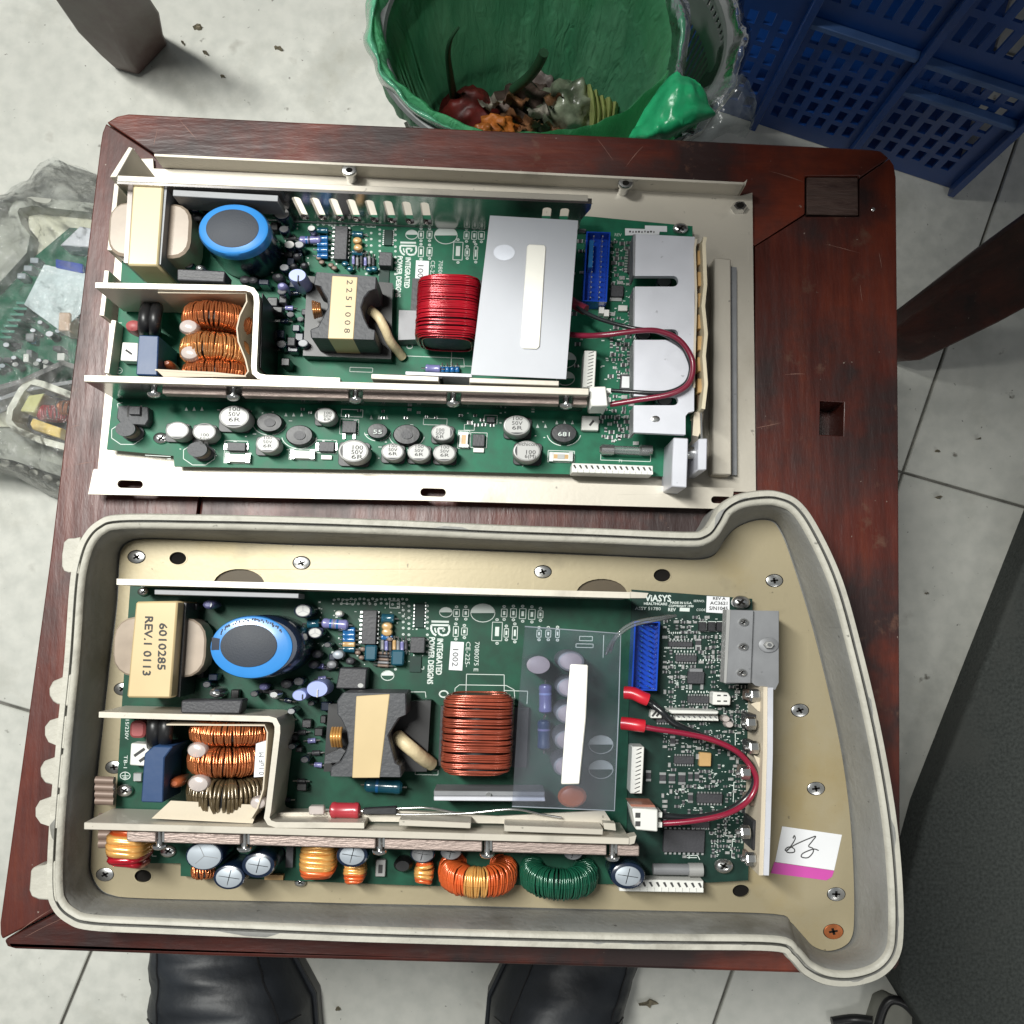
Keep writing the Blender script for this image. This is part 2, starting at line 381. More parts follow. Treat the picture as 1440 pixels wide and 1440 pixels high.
def spline(pts, sub=6):
    out = []; n = len(pts)
    for i in range(n-1):
        p0, p1, p2, p3 = pts[max(i-1, 0)], pts[i], pts[i+1], pts[min(i+2, n-1)]
        for k in range(sub):
            t = k/sub
            out.append(.5*((2*p1)+(p2-p0)*t+(2*p0-5*p1+4*p2-p3)*t*t+(3*p1-p0-3*p2+p3)*t**3))
    out.append(pts[-1]); return out
def tube(name, pp, r, mat, parent=None, sides=8, sub=6, rs=None, **k):
    pts = [P(*p) if not isinstance(p, Vector) else p for p in pp]
    pts = spline(pts, sub) if sub > 1 else pts
    vs, fs = tube_vf(pts, r/1000, sides, [x/1000 for x in rs] if rs else None)
    return mk(name, vs, fs, mat, parent, ang=60, **k)
def join(lst):
    vs, fs = [], []
    for v, f in lst:
        a = len(vs); vs += v; fs += [tuple(i+a for i in q) for q in f]
    return vs, fs
def strip(name, pts, wpx, hb, ht, mat, parent=None, bev=.25, **k):
    """sheet metal standing on edge: photo centre line of its top edge"""
    n = len(pts); A, B = [], []
    for i, (x, y) in enumerate(pts):
        x0, y0 = pts[max(i-1, 0)]; x1, y1 = pts[min(i+1, n-1)]
        dx, dy = x1-x0, y1-y0; l = math.hypot(dx, dy) or 1
        nx, ny = -dy/l, dx/l
        A.append((x+nx*wpx/2, y+ny*wpx/2)); B.append((x-nx*wpx/2, y-ny*wpx/2))
    return prism(name, A+B[::-1], hb, ht, mat, parent, bev=bev if n == 2 else 0, **k)
def axis_cyl(name, a, b, prof, mat, parent=None, n=14, **k):
    """solid of revolution between world points a and b; prof: (t, radius mm)"""
    ax = (b-a); l = ax.length; ax.normalize(); u = ax.orthogonal().normalized(); v = ax.cross(u)
    vs, fs = [], []
    for t, r in prof:
        for i in range(n):
            q = 2*math.pi*i/n; vs.append(a+ax*l*t+(u*math.cos(q)+v*math.sin(q))*r/1000)
    for j in range(len(prof)-1):
        for i in range(n):
            q = (i+1) % n; fs.append((j*n+i, j*n+q, (j+1)*n+q, (j+1)*n+i))
    fs.append(tuple(range(n-1, -1, -1))); fs.append(tuple((len(prof)-1)*n+i for i in range(n)))
    return mk(name, vs, fs, mat, parent, **k)

_tc = {}
def glyphs(s):
    if s not in _tc:
        cu = bpy.data.curves.new('t', 'FONT'); cu.body = s; cu.resolution_u = 2
        o = bpy.data.objects.new('t', cu); C.objects.link(o)
        bpy.context.view_layer.update()
        me = bpy.data.meshes.new_from_object(o.evaluated_get(bpy.context.evaluated_depsgraph_get()))
        _tc[s] = ([(v.co.x, v.co.y) for v in me.vertices], [tuple(p.vertices) for p in me.polygons])
        bpy.data.objects.remove(o); bpy.data.curves.remove(cu); bpy.data.meshes.remove(me)
    return _tc[s]
def text_vf(s, x, y, cap, h, down=False, length=None, bold=0, flip=False):
    """text with its start at photo x, y; cap = cap height px (the letters' up); down = reads downwards"""
    v, f = glyphs(s)
    if not v: return [], []
    k = cap/.7; mxx = max(a for a, b in v)
    kx = (length/mxx) if length else k
    out = []
    for a, b in v:
        if down: px, py = x+b*k+a*kx*SL[1], y+a*kx+b*k*SL[0]
        elif flip: px, py = x-b*k, y-a*kx
        else: px, py = x+a*kx-b*k*SL[1], y-b*k+a*kx*SL[0]
        out.append(P(px, py, h))
    r = (out, f)
    if bold:
        o2 = [p+Vector((bold/1000, 0, .00003)) for p in out]; o3 = [p+Vector((0, bold/1000, .00006)) for p in out]
        r = join([r, (o2, f), (o3, f)])
    return r
class Silk:
    def __init__(s, h): s.h = h; s.l = []
    def text(s, *a, **k): s.l.append(text_vf(a[0], a[1], a[2], a[3], s.h+random.uniform(0, .02), **k))
    def poly(s, lp, h=None):
        s.l.append(([P(x, y, h or s.h) for x, y in lp], [tuple(range(len(lp)))]))
    def line(s, x0, y0, x1, y1, wd=1.0):
        dx, dy = x1-x0, y1-y0; l = math.hypot(dx, dy) or 1; nx, ny = -dy/l*wd/2, dx/l*wd/2
        s.poly([(x0+nx, y0+ny), (x1+nx, y1+ny), (x1-nx, y1-ny), (x0-nx, y0-ny)])
    def path(s, pts, wd=1.0, close=False):
        if close: pts = pts+[pts[0]]
        for a, b in zip(pts, pts[1:]): s.line(*a, *b, wd)
    def box(s, cx, cy, w, h, wd=.9): s.path(rect(cx, cy, w, h), wd, True)
    def ring(s, cx, cy, r, wd=1.0, ry=None): s.path(ell(cx, cy, r, ry, 20), wd, True)
    def halfcap(s, cx, cy, r):
        s.ring(cx, cy, r, 1.0)
        s.poly([(cx+r*math.cos(math.pi+math.pi*i/10), cy+.75*r*math.sin(math.pi+math.pi*i/10)) for i in range(11)])
    def build(s, parent, mat='silk', name='printed_marking'):
        vs, fs = join([x for x in s.l if x[0]])
        # flat print: no normal juggling needed
        return mk(name, vs, fs, mat, parent, kind='stuff', smooth=False)
def screw(x, y, r, h, parent, mat='steel', dome=1.2, name='screw', cross=True, a0=.6):
    o = lathe(name, x, y, [(r, h-1.5), (r, h), (r*.93, h+dome*.35), (r*.7, h+dome*.8), (r*.35, h+dome), (r*.05, h+dome)], mat, parent, n=18, href=h)
    if cross:
        hh = h+dome; l = []
        for a in (a0, a0+math.pi/2):
            c, s_ = math.cos(a), math.sin(a); L_, W_ = r*.5, r*.13
            q = [(x+i*L_*c-j*W_*s_, y+.75*(i*L_*s_+j*W_*c)) for i, j in ((-1, -1), (1, -1), (1, 1), (-1, 1))]
            l.append(prism_vf([q], hh-1, hh+.06))
        mk('drive_slot', *join(l), 'recess_shade', o, smooth=False)
    return o
def flat_screw(x, y, r, h, parent, mat='steel'):
    o = lathe('plate_screw', x, y, [(r, h-1), (r, h+.15), (r*.9, h+.3)], mat, parent, n=20, href=h)
    ring = prism('screw_countersink', ell(x, y, r*1.12, n=20), h-.5, h+.06, 'recess_shade', o)
    l = []; a0 = random.uniform(0, 1.5)
    for a in (a0, a0+math.pi/2):
        c, s_ = math.cos(a), math.sin(a); L_, W_ = r*.48, r*.14
        l.append(prism_vf([[(x+i*L_*c-j*W_*s_, y+.75*(i*L_*s_+j*W_*c)) for i, j in ((-1, -1), (1, -1), (1, 1), (-1, 1))]], h-.5, h+.36))
    mk('drive_slot', *join(l), 'recess_shade', o, smooth=False)
    return o
def toroid(name, cx, cy, rpx, wpx, ht, turns, wr, mat, parent, tilt=0, rc=.30, tw=1.0, label=None, sw=None, core='rubber', yaw=0):
    """coil standing on edge (tilt 0) or leaning back (tilt > 0); cx, cy = middle of what shows, at height ht = its top"""
    s = S(ht); Rm = rpx*s; W = wpx*s/2
    a = Matrix.Rotation(R_(-yaw-1.7), 3, 'Z') @ (Matrix.Rotation(R_(tilt), 3, 'X') @ Vector((0, 1, 0)))  # ring axis
    e1 = Vector((math.cos(R_(-yaw-1.7)), math.sin(R_(-yaw-1.7)), 0)); e2 = a.cross(e1).normalized()
    if e2.z < 0: e2 = -e2
    top = P(cx, cy, ht)
    rm = Rm*(1-rc); rr = Rm*rc
    c = top-e2*Rm
    if tilt: c = Vector((top.x, top.y, ZT+ht/1000-(Rm*abs(e2.z)+W*abs(a.z))))
    def pt(th, ph, k=1.0):
        er = math.cos(th)*e1+math.sin(th)*e2
        cp, sp = math.cos(ph), math.sin(ph)
        cq = math.copysign(abs(cp)**.78, cp); sq = math.copysign(abs(sp)**.78, sp)
        return c+er*(rm+rr*k*cq)+a*(W*k*sq)
    vs, fs = [], []
    A, B = 40, 10
    for i in range(A):
        for j in range(B): vs.append(pt(2*math.pi*i/A, 2*math.pi*j/B, .86))
    for i in range(A):
        for j in range(B): fs.append((i*B+j, ((i+1) % A)*B+j, ((i+1) % A)*B+(j+1) % B, i*B+(j+1) % B))
    mcore = mk(name, vs, fs, core, parent)
    groups = {}
    per = 12
    for t in range(turns):
        dth = random.uniform(-.22, .22)*2*math.pi/turns*tw; k = 1+random.uniform(-.05, .07)
        th0 = 2*math.pi*t/turns+dth; sk = random.uniform(-.6, .6)*2*math.pi/turns
        pts = [pt(th0+sk*math.sin(2*math.pi*j/per), 2*math.pi*j/per, k) for j in range(per+1)]
        mm = mat
        if sw:
            for lo, hi, m2 in sw:
                if lo <= (t/turns) < hi: mm = m2
        groups.setdefault(mm, []).append(tube_vf(pts, wr/1000*random.uniform(.9, 1.08), 5))
    first = None
    for mm, l in groups.items():
        mk('winding', *join(l), mm, mcore, ang=80)
    return mcore
def solenoid(name, cx, cy, wpx, lpx, hb, ht, turns, wr, mat, parent, sw=None, label=None, n=4.0, ends=True, core=None):
    """winding whose wires run across, axis up and down the photo"""
    c = P(cx, cy, ht); s = S(ht)
    ex = (P(cx+50, cy+50*SL[0], ht)-c).normalized(); ey = (P(cx+50*SL[1], cy+50, ht)-c).normalized()
    a = wpx*s/2; b = (ht-hb)/2000; ln = lpx*s; cc = c-Vector((0, 0, b))
    root = parent
    def pt(y, ph, k):
        cp, sp = math.cos(ph), math.sin(ph)
        return cc+ey*y+ex*(a*k*math.copysign(abs(cp)**(2/n), cp))+Vector((0, 0, b*k*math.copysign(abs(sp)**(2/n), sp)))
    groups = {}
    per = 22
    body = mk(name, *tube_vf([cc+ey*(-ln*.47), cc+ey*(ln*.47)], min(a, b)*.9, 10), 'black', parent)
    for t in range(turns):
        f = (t+.5)/turns; y = -ln/2+ln*f
        e = min(f, 1-f)*turns
        k = 1-(.20 if e < 1 else .10 if e < 2 else .045 if e < 3 else .015 if e < 4 else 0)+random.uniform(-.012, .012)
        sk = random.uniform(-.9, .9)*ln/turns; s2 = random.uniform(-.5, .5)*ln/turns
        pts = [pt(y+sk*math.sin(2*math.pi*j/per)+s2*math.cos(2*math.pi*j/per), 2*math.pi*j/per, k) for j in range(per+1)]
        mm = mat
        if sw:
            for lo, hi, m2 in sw:
                if lo <= f < hi: mm = m2
        groups.setdefault(mm, []).append(tube_vf(pts, wr/1000*random.uniform(.9, 1.08), 6))
    for mm, l in groups.items(): mk('winding', *join(l), mm, body, ang=80)
    return body
# ------------------------------------------------------------------ floor
HF = -330.0
def build_floor():
    f0 = ZT+HF/1000
    fl = mk('floor', [(x, y, z) for z in (f0-.05, f0-.004) for x, y in ((-2.2, -2.2), (2.2, -2.2), (2.2, 2.2), (-2.2, 2.2))],
            [(3, 2, 1, 0), (4, 5, 6, 7), (0, 1, 5, 4), (1, 2, 6, 5), (2, 3, 7, 6), (3, 0, 4, 7)], 'grout', kind='structure', smooth=False)
    o = P(1270, 664, HF); q = P(1030, 1365, HF)
    v = (o-q).normalized(); u = (P(1440, 712, HF)-P(1280, 666, HF)).normalized()
    tw, th = .486, .394
    me = None
    for i in range(-5, 4):
        for j in range(-5, 5):
            a = o+u*(i*tw)+v*(j*th); g = .0012
            c = a+u*tw/2+v*th/2
            if abs(c.x) > 1.7 or abs(c.y) > 1.7: continue
            if me is None:
                hw, hh, b = tw/2-g, th/2-g, .0008
                vs = [u*sx*(hw-k)+v*sy*(hh-k)+Vector((0, 0, z)) for k, z in ((0, -.004), (0, -b), (b, 0)) for sx, sy in ((-1, -1), (1, -1), (1, 1), (-1, 1))]
                fs = [(8, 9, 10, 11)]+[(r*4+k, r*4+(k+1) % 4, r*4+4+(k+1) % 4, r*4+4+k) for r in (0, 1) for k in range(4)]
                me = bpy.data.meshes.new('tile'); me.from_pydata([tuple(x) for x in vs], [], fs); me.update(); me.materials.append(MT['tile'])
            t = bpy.data.objects.new('tile', me); C.objects.link(t); t.parent = fl
            t.location = Vector((c.x, c.y, f0)) - fl.location
build_floor()
def debris():
    random.seed(11)
    for (x, y, r, lab) in ((276, 36, 7, 'small crushed brown leaf scrap on the floor beside the top left leg'),
                           (312, 106, 4, 'tiny yellowish crumb on the floor in the shadow of the top left leg'),
                           (390, 66, 5, 'thin curled brown shred on the floor between leg and bin'),
                           (912, 1412, 13, 'flattened tan peel scrap on the floor right of the right shoe'),
                           (1379, 616, 3, 'tiny dark crumb on the floor right of the stool, above the tile joint'), (1320, 634, 4, 'thin dark sliver on the floor right of the stool hole'), (1322, 916-218, 5, 'small grey fleck just below the tile joint at the right'),
                           (1305, 834, 3, 'tiny dark speck on the lit floor beside the stool, lower right'), (1420, 786, 3, 'tiny dark speck on the lit floor next to the grey panel top'), (408, 1352, 3, 'tiny dark crumb on the floor between the shoes, near the left one'), (475, 1420, 4, 'faint brown crumb on the floor midway between the shoes'),
                           (256, 58, 3, 'tiny brown crumb between the top left leg and its leaf scraps'), (288, 72, 4, 'small brown crumb below the top left leaf scrap')):
        vs = []; n = 9
        for i in range(n):
            a = 2*math.pi*i/n; k = random.uniform(.35, 1.1)
            vs.append(P(x+r*k*math.cos(a), y+r*.5*k*math.sin(a), HF+2+random.uniform(0, 5)))
        vs.append(P(x, y, HF+6))
        b = [Vector((p.x, p.y, ZT+HF/1000+.0004)) for p in vs[:n]]
        fs = [(i, (i+1) % n, n) for i in range(n)]+[(n+1+i, n+1+(i+1) % n, (i+1) % n, i) for i in range(n)]
        mk('floor_scrap', vs+b, fs, pm('scrap', (.22, .19, .13), .8, var=.4, scale=200), label=lab, cat='scrap')
debris()

# ------------------------------------------------------------------ stool carrying the two units
st = thing('wooden_stool', 'dark red lacquered wooden stool with worn scratched top under the two circuit assemblies', 'stool', (0, 0, 0))
def stool():
    T = -24
    def corner(cx, cy, sx, sy, r=26, n=5):
        # rounded corner points, from the vertical edge to the horizontal one; cx, cy = sharp corner
        return [(cx-sx*r*(1-math.cos(math.pi/2*i/n)*1)-0, cy) for i in range(0)]
    TL = [(141, 205), (144, 186), (150, 172)]; TL2 = [(150, 172), (163, 164), (182, 160)]
    TR = [(1222, 210), (1240, 213), (1250, 222)]; TR2 = [(1250, 222), (1257, 232), (1260, 250)]
    BR = [(1266, 1338), (1264, 1356), (1258, 1364)]; BR2 = [(1258, 1364), (1250, 1371), (1228, 1372)]
    BL = [(22, 1335), (8, 1330), (3, 1322)]; BL2 = [(3, 1322), (0, 1314), (0, 1298)]
    g = .8
    top = TL2+[(420, 172), (700, 184), (1000, 199)]+TR+[(1208, 250.5), (1208, 247), (1132, 247), (1132, 300.5), (1062, 345), (330, 310), (215, 215)]
    rgt = [(TR2[0][0]+g, TR2[0][1]+g)]+TR2[1:]+[(1263, 600), (1265, 1000)]+BR+[(1062, 1200), (1062, 345+g*2), (1133, 302), (1133, 304.5), (1209.2, 304.5), (1209.2, 252)]
    lft = [(TL[0][0]+0, TL[0][1])]+TL[1:2]+[(149, 173.5)]+[(214, 216.5), (328, 312), (215, 1210)]+[(3.5, 1320.5), (0.2, 1312), (0, 1298), (70, 790)]
    bot = [(218, 1212), (1060, 1202)]+[(1256, 1364.5)]+BR2[1:]+[(700, 1356), (300, 1345)]+BL[:1]+[(9, 1331), (4.5, 1322.5)]
    ctr = [(331, 312), (1060, 347), (1060, 1200), (219, 1210)]
    hole = [(1153, 564), (1187, 566), (1186, 613), (1152, 611)]
    def plank(nm, lp, m, holes=()):
        o = prism(nm, lp, T, 0, m, st, holes=holes)
        md = o.modifiers.new('round', 'BEVEL'); md.width = .0014; md.segments = 3; md.limit_method = 'ANGLE'; md.angle_limit = R_(50)
        return o
    # rails that make up the top, mitred at the corners
    plank('top_rail', top, 'wood_x'); plank('top_rail', rgt, 'wood_y', [hole]); plank('top_rail', lft, 'wood_y'); plank('top_rail', bot, 'wood_x')
    plank('centre_panel', ctr, 'wood_y')
    prism('corner_plug', [(1134.5, 249), (1207, 249), (1207.5, 303), (1134.5, 301)], T, -1.0, 'plug', st, bev=.5)
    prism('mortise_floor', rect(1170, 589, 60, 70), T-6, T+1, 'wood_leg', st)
    # edge moulding, apron and legs below
    for a, b in (((190, 260), (1220, 300)), ((1220, 300), (1215, 1250)), ((1215, 1250), (110, 1225)), ((110, 1225), (190, 260))):
        strip('apron', [a, b], 34, T-60, T-.5, 'wood_leg', st)
    for (x, y) in ((200, 270), (1205, 310), (1205, 1240), (125, 1215)):
        p = P(x, y, T); q = Vector((p.x*1.0, p.y*1.0, ZT+HF/1000+.0005)); l = []
        hs = .019
        vs = [Vector((p.x+sx*hs, p.y+sy*hs, ZT+T/1000-.001)) for sx, sy in ((-1, -1), (1, -1), (1, 1), (-1, 1))]+[Vector((q.x+sx*hs*.75, q.y+sy*hs*.75, q.z)) for sx, sy in ((-1, -1), (1, -1), (1, 1), (-1, 1))]
        mk('leg', vs, [(0, 1, 2, 3), (7, 6, 5, 4)]+[(i, i+4, (i+1) % 4+4, (i+1) % 4) for i in range(4)], 'wood_leg', st)
    lathe('nail', 1228, 294, [(3.2, -.5), (3.2, .3), (1.5, .6)], 'steel', st, n=10)
    # dings and long scratches: shallow raised fibres
    random.seed(4)
    l = []
    for (x0, y0, x1, y1) in ((1080, 240, 1130, 256), (1102, 527, 1132, 526), (1062, 602, 1100, 594), (1236, 355, 1240, 377), (1160, 343, 1210, 356), (1210, 400, 1213, 425),
                             (216, 205, 222, 180), (252, 168, 277, 196), (20, 1315, 75, 1277), (35, 1318, 92, 1290), (840, 195, 862, 225), (880, 235, 905, 205), (100, 655, 138, 648), (98, 602, 112, 598)):
        n = 7; top = []; bot = []
        bx_, by_ = random.uniform(-3, 3), random.uniform(-3, 3)
        for i in range(n+1):
            f = i/n; w_ = .5*math.sin(math.pi*f)*random.uniform(.35, 1)+.04; x = x0+(x1-x0)*f+bx_*f*(1-f)*2; y = y0+(y1-y0)*f+by_*f*(1-f)*2
            dx, dy = x1-x0, y1-y0; l_ = math.hypot(dx, dy); top.append((x-dy/l_*w_, y+dx/l_*w_)); bot.append((x+dy/l_*w_, y-dx/l_*w_))
        l.append(prism_vf([top+bot[::-1]], -.4, .04))
    mk('scratch', *join(l), pm('scratch_fibre', (.20, .10, .075), .6), st, kind='stuff', smooth=False)
stool()

# ------------------------------------------------------------------ other furniture legs
def loft_leg(root, name, secs, mat):
    vs, fs = [], []
    for h, pts in secs: vs += [P(x, y, h) for x, y in pts]
    n = len(secs[0][1])
    for j in range(len(secs)-1):
        for i in range(n): fs.append((j*n+i, j*n+(i+1) % n, (j+1)*n+(i+1) % n, (j+1)*n+i))
    fs.append(tuple(range(n-1, -1, -1))); fs.append(tuple((len(secs)-1)*n+i for i in range(n)))
    o = mk(name, vs, fs, mat, root, ang=30)
    md = o.modifiers.new('round', 'BEVEL'); md.width = .0025; md.segments = 2; md.limit_method = 'ANGLE'; md.angle_limit = R_(35)
    return o
EXTRA = pm('old_leg_wood', (.105, .085, .072), .5, var=.3, scale=18, stretch=(1, 1, .4), c2=(.055, .022, .018), amt=.5, s2=8, bump=.3, bscale=90)
def legs():
    t = thing('wooden_chair', 'worn grey-brown tapered chair leg standing at the top left of the floor', 'chair', P(200, 80, HF))
    loft_leg(t, 'leg', [(HF+.5, [(160, 96), (196, 106), (237, 62), (214, 42)]), (-300, [(140, 78), (182, 92), (231, 48), (205, 26)]),
                   (-250, [(108, 46), (160, 46), (226, 18), (196, 2)]), (-190, [(76, 0), (133, 2), (208, -8), (180, -34)]), (-100, [(20, -80), (80, -85), (160, -90), (140, -120)])], EXTRA)
    t2 = thing('wooden_bench', 'dark red square wooden leg with a pale worn edge right of the stool', 'bench', P(1285, 475, HF))
    rl = wood('wood_bench', 'X', .62)
    loft_leg(t2, 'leg', [(HF+.5, [(1218, 462), (1222, 500), (1262, 510), (1262, 448)]), (-290, [(1240, 452), (1236, 478), (1296, 508), (1283, 419)]),
                    (-190, [(1362, 360), (1366, 388), (1404, 456), (1374, 347)]), (-60, [(1568, 205), (1590, 240), (1600, 350), (1590, 190)]), (200, [(2390, -395), (2430, -330), (2460, -90), (2450, -430)]), (414, [(7000, -4000), (7060, -3800), (7500, -2900), (7400, -4100)])], rl)
    # unseen bench top at desk height, placed and sized to shade the upper right
    vs = [Vector((x, y, z)) for z in (.745, .775) for x, y in ((-.12, .20), (1.3, .20), (1.3, 1.1), (-.12, 1.1))]
    mk('shade_bench_top', vs, [(3, 2, 1, 0), (4, 5, 6, 7), (0, 1, 5, 4), (1, 2, 6, 5), (2, 3, 7, 6), (3, 0, 4, 7)], rl, t2)
    vs = [Vector((x, y, z)) for z in (.525, .744) for x, y in ((-.12, .217), (1.3, .217), (1.3, .237), (-.12, .237))]
    mk('apron', vs, [(3, 2, 1, 0), (4, 5, 6, 7), (0, 1, 5, 4), (1, 2, 6, 5), (2, 3, 7, 6), (3, 0, 4, 7)], rl, t2)  # unseen apron added to keep fill light off the floor
    for x, y in ((1.24, .28), (1.24, 1.04), (-.06, 1.04)):
        vs = [Vector((x+a*.03, y+b*.03, z)) for z in (.0005, .745) for a, b in ((-1, -1), (1, -1), (1, 1), (-1, 1))]
        mk('leg', vs, [(3, 2, 1, 0), (4, 5, 6, 7), (0, 1, 5, 4), (1, 2, 6, 5), (2, 3, 7, 6), (3, 0, 4, 7)], rl, t2)
legs()

# ------------------------------------------------------------------ grey cabinet, slipper
def low_right():
    g = pm('dark_grey_paint', (.058, .064, .060), .85, var=.35, scale=420, bump=.3, bscale=700, spec=.2, c2=(.072, .076, .070), amt=.5, s2=9)
    t = thing('grey_cabinet', 'dark grey flat metal panel lying along the lower right edge of the floor', 'panel', P(1420, 1100, HF))
    pn = prism('panel', [(1480, 690), (1306, 1135), (1264, 1290), (1268, 1392), (1304, 1450), (1306, 1600), (1750, 1600), (1750, 690)], HF+8, -284, g, t)
    md = pn.modifiers.new('round', 'BEVEL'); md.width = .004; md.segments = 4; md.limit_method = 'ANGLE'; md.angle_limit = R_(50)
    prism('panel_foot', [(1480, 690), (1302, 1135), (1260, 1290), (1264, 1392), (1302, 1450), (1302, 1600), (1750, 1600), (1750, 690)], HF+.5, HF+8, 'black', t)
    s = thing('slipper', 'grey slipper toe with a black edge at the bottom right corner', 'slipper', P(1260, 1440, HF))
    prism('sole', [(1238, 1408), (1228, 1440), (1222, 1500), (1330, 1500), (1305, 1450), (1272, 1412), (1252, 1402)], HF+.5, HF+18, pm('slipper_grey', (.22, .22, .19), .8, var=.2), s, bev=1)
    tube('strap', [(1228, 1500, HF+22), (1236, 1440, HF+20), (1247, 1411, HF+21), (1262, 1407, HF+22), (1282, 1420, HF+22), (1310, 1460, HF+20), (1330, 1500, HF+18)], 3.6, 'rubber', s)
    tube('strap', [(1170, 1438, HF+6), (1200, 1434, HF+7), (1228, 1437, HF+14)], 4.5, 'rubber', s)
low_right()

# ------------------------------------------------------------------ shoes
def shoe(label, secs, group):
    t = thing('shoe', label, 'shoe', P(secs[0][0], secs[0][1], HF), group)
    ht0 = HF
    lea = pm('black_leather', (.018, .021, .026), .5, var=.4, scale=30, bump=.9, bscale=50)
    rows, srows = [], []
    dense = []
    for a, b in zip(secs, secs[1:]):
        m_ = max(1, int(abs(b[1]-a[1])/9))
        for i in range(m_): dense.append(tuple(a[q]+(b[q]-a[q])*i/m_ for q in range(5)))
    secs = dense+[secs[-1]]
    for (x, y, hw, top, open_) in secs:
        c = P(x, y, -255); s = S(-255); row = []; n = 16
        z0 = ZT+(HF+14)/1000; H = top/1000
        for i in range(n+1):
            a = math.pi*i/n
            xx = -math.cos(a); zz = math.sin(a)**.75
            row.append(Vector((c.x+xx*hw*s*(1+.04*math.sin(a)), c.y, z0+zz*H)))
        row = [p+Vector((0, 0, 1))*(.009*noise.noise(Vector((p.x*18, p.y*70, p.z*30)))+.004*abs(noise.noise(p*110))) if 0 < k_ < 16 else p for k_, p in enumerate(row)]
        rows.append(row)
        srows.append((c.x, c.y, hw*s*1.05))
    vs = [p for r in rows for p in r]; n = 17; fs = []
    for j in range(len(rows)-1):
        for i in range(n-1): fs.append((j*n+i, j*n+i+1, (j+1)*n+i+1, (j+1)*n+i))
        fs.append((j*n, (j+1)*n, (j+1)*n+n-1, j*n+n-1))
    fs.append(tuple(range(n))); fs.append(tuple((len(rows)-1)*n+i for i in reversed(range(n))))
    o = mk('upper', vs, fs, lea, t, ang=70)
    L_ = [(x-w_, y) for x, y, w_ in srows]+[(x+w_, y) for x, y, w_ in reversed(srows)]
    for f_, dx in ((.30, 0), (.36, 0)):
        r_ = rows[int(len(rows)*f_)]; mk('seam', *tube_vf([p+Vector((0, 0, .0004)) for i, p in enumerate(r_[2:15])], .0007, 5), 'rubber', t)
    for i_ in (4, 12): mk('seam', *tube_vf([r_[i_]+Vector((0, 0, .0004)) for r_ in rows[int(len(rows)*.10):int(len(rows)*.8)]], .0007, 5), 'rubber', t)
    z0 = ZT+(HF+.5)/1000; vs = [Vector((x, y, z)) for z in (z0, z0+.015) for x, y in L_]; m = len(L_)
    fs = [tuple(range(m-1, -1, -1)), tuple(range(m, 2*m))]+[(i, (i+1) % m, m+(i+1) % m, m+i) for i in range(m)]
    mk('sole', vs, fs, 'rubber', t)
    # welt seam
    pts = [Vector((x-w_*.97, y, z0+.018)) for x, y, w_ in reversed(srows)]+[Vector((x+w_*.97, y, z0+.018)) for x, y, w_ in srows]
    mk('welt', *tube_vf(spline(pts, 2), .0022, 6), lea, t)
    return t
shoe('black leather shoe toe below the stool, the wider one at the left',
     [(272, 1278, 24, 10, 0), (270, 1290, 54, 26, 0), (271, 1310, 72, 38, 0), (275, 1340, 84, 48, 0), (285, 1380, 97, 56, 0), (301, 1440, 111, 66, 0), (310, 1520, 108, 82, 0), (318, 1620, 92, 92, 0), (322, 1760, 84, 92, 0), (322, 1820, 60, 80, 0)], 'pair of black shoes')
shoe('black leather shoe below the stool, the one right of the middle',
     [(838, 1276, 26, 10, 0), (836, 1290, 60, 26, 0), (832, 1315, 80, 38, 0), (828, 1345, 89, 48, 0), (814, 1385, 93, 56, 0), (790, 1440, 95, 66, 0), (780, 1520, 92, 82, 0), (775, 1620, 82, 92, 0), (768, 1760, 76, 92, 0), (766, 1820, 56, 80, 0)], 'pair of black shoes')

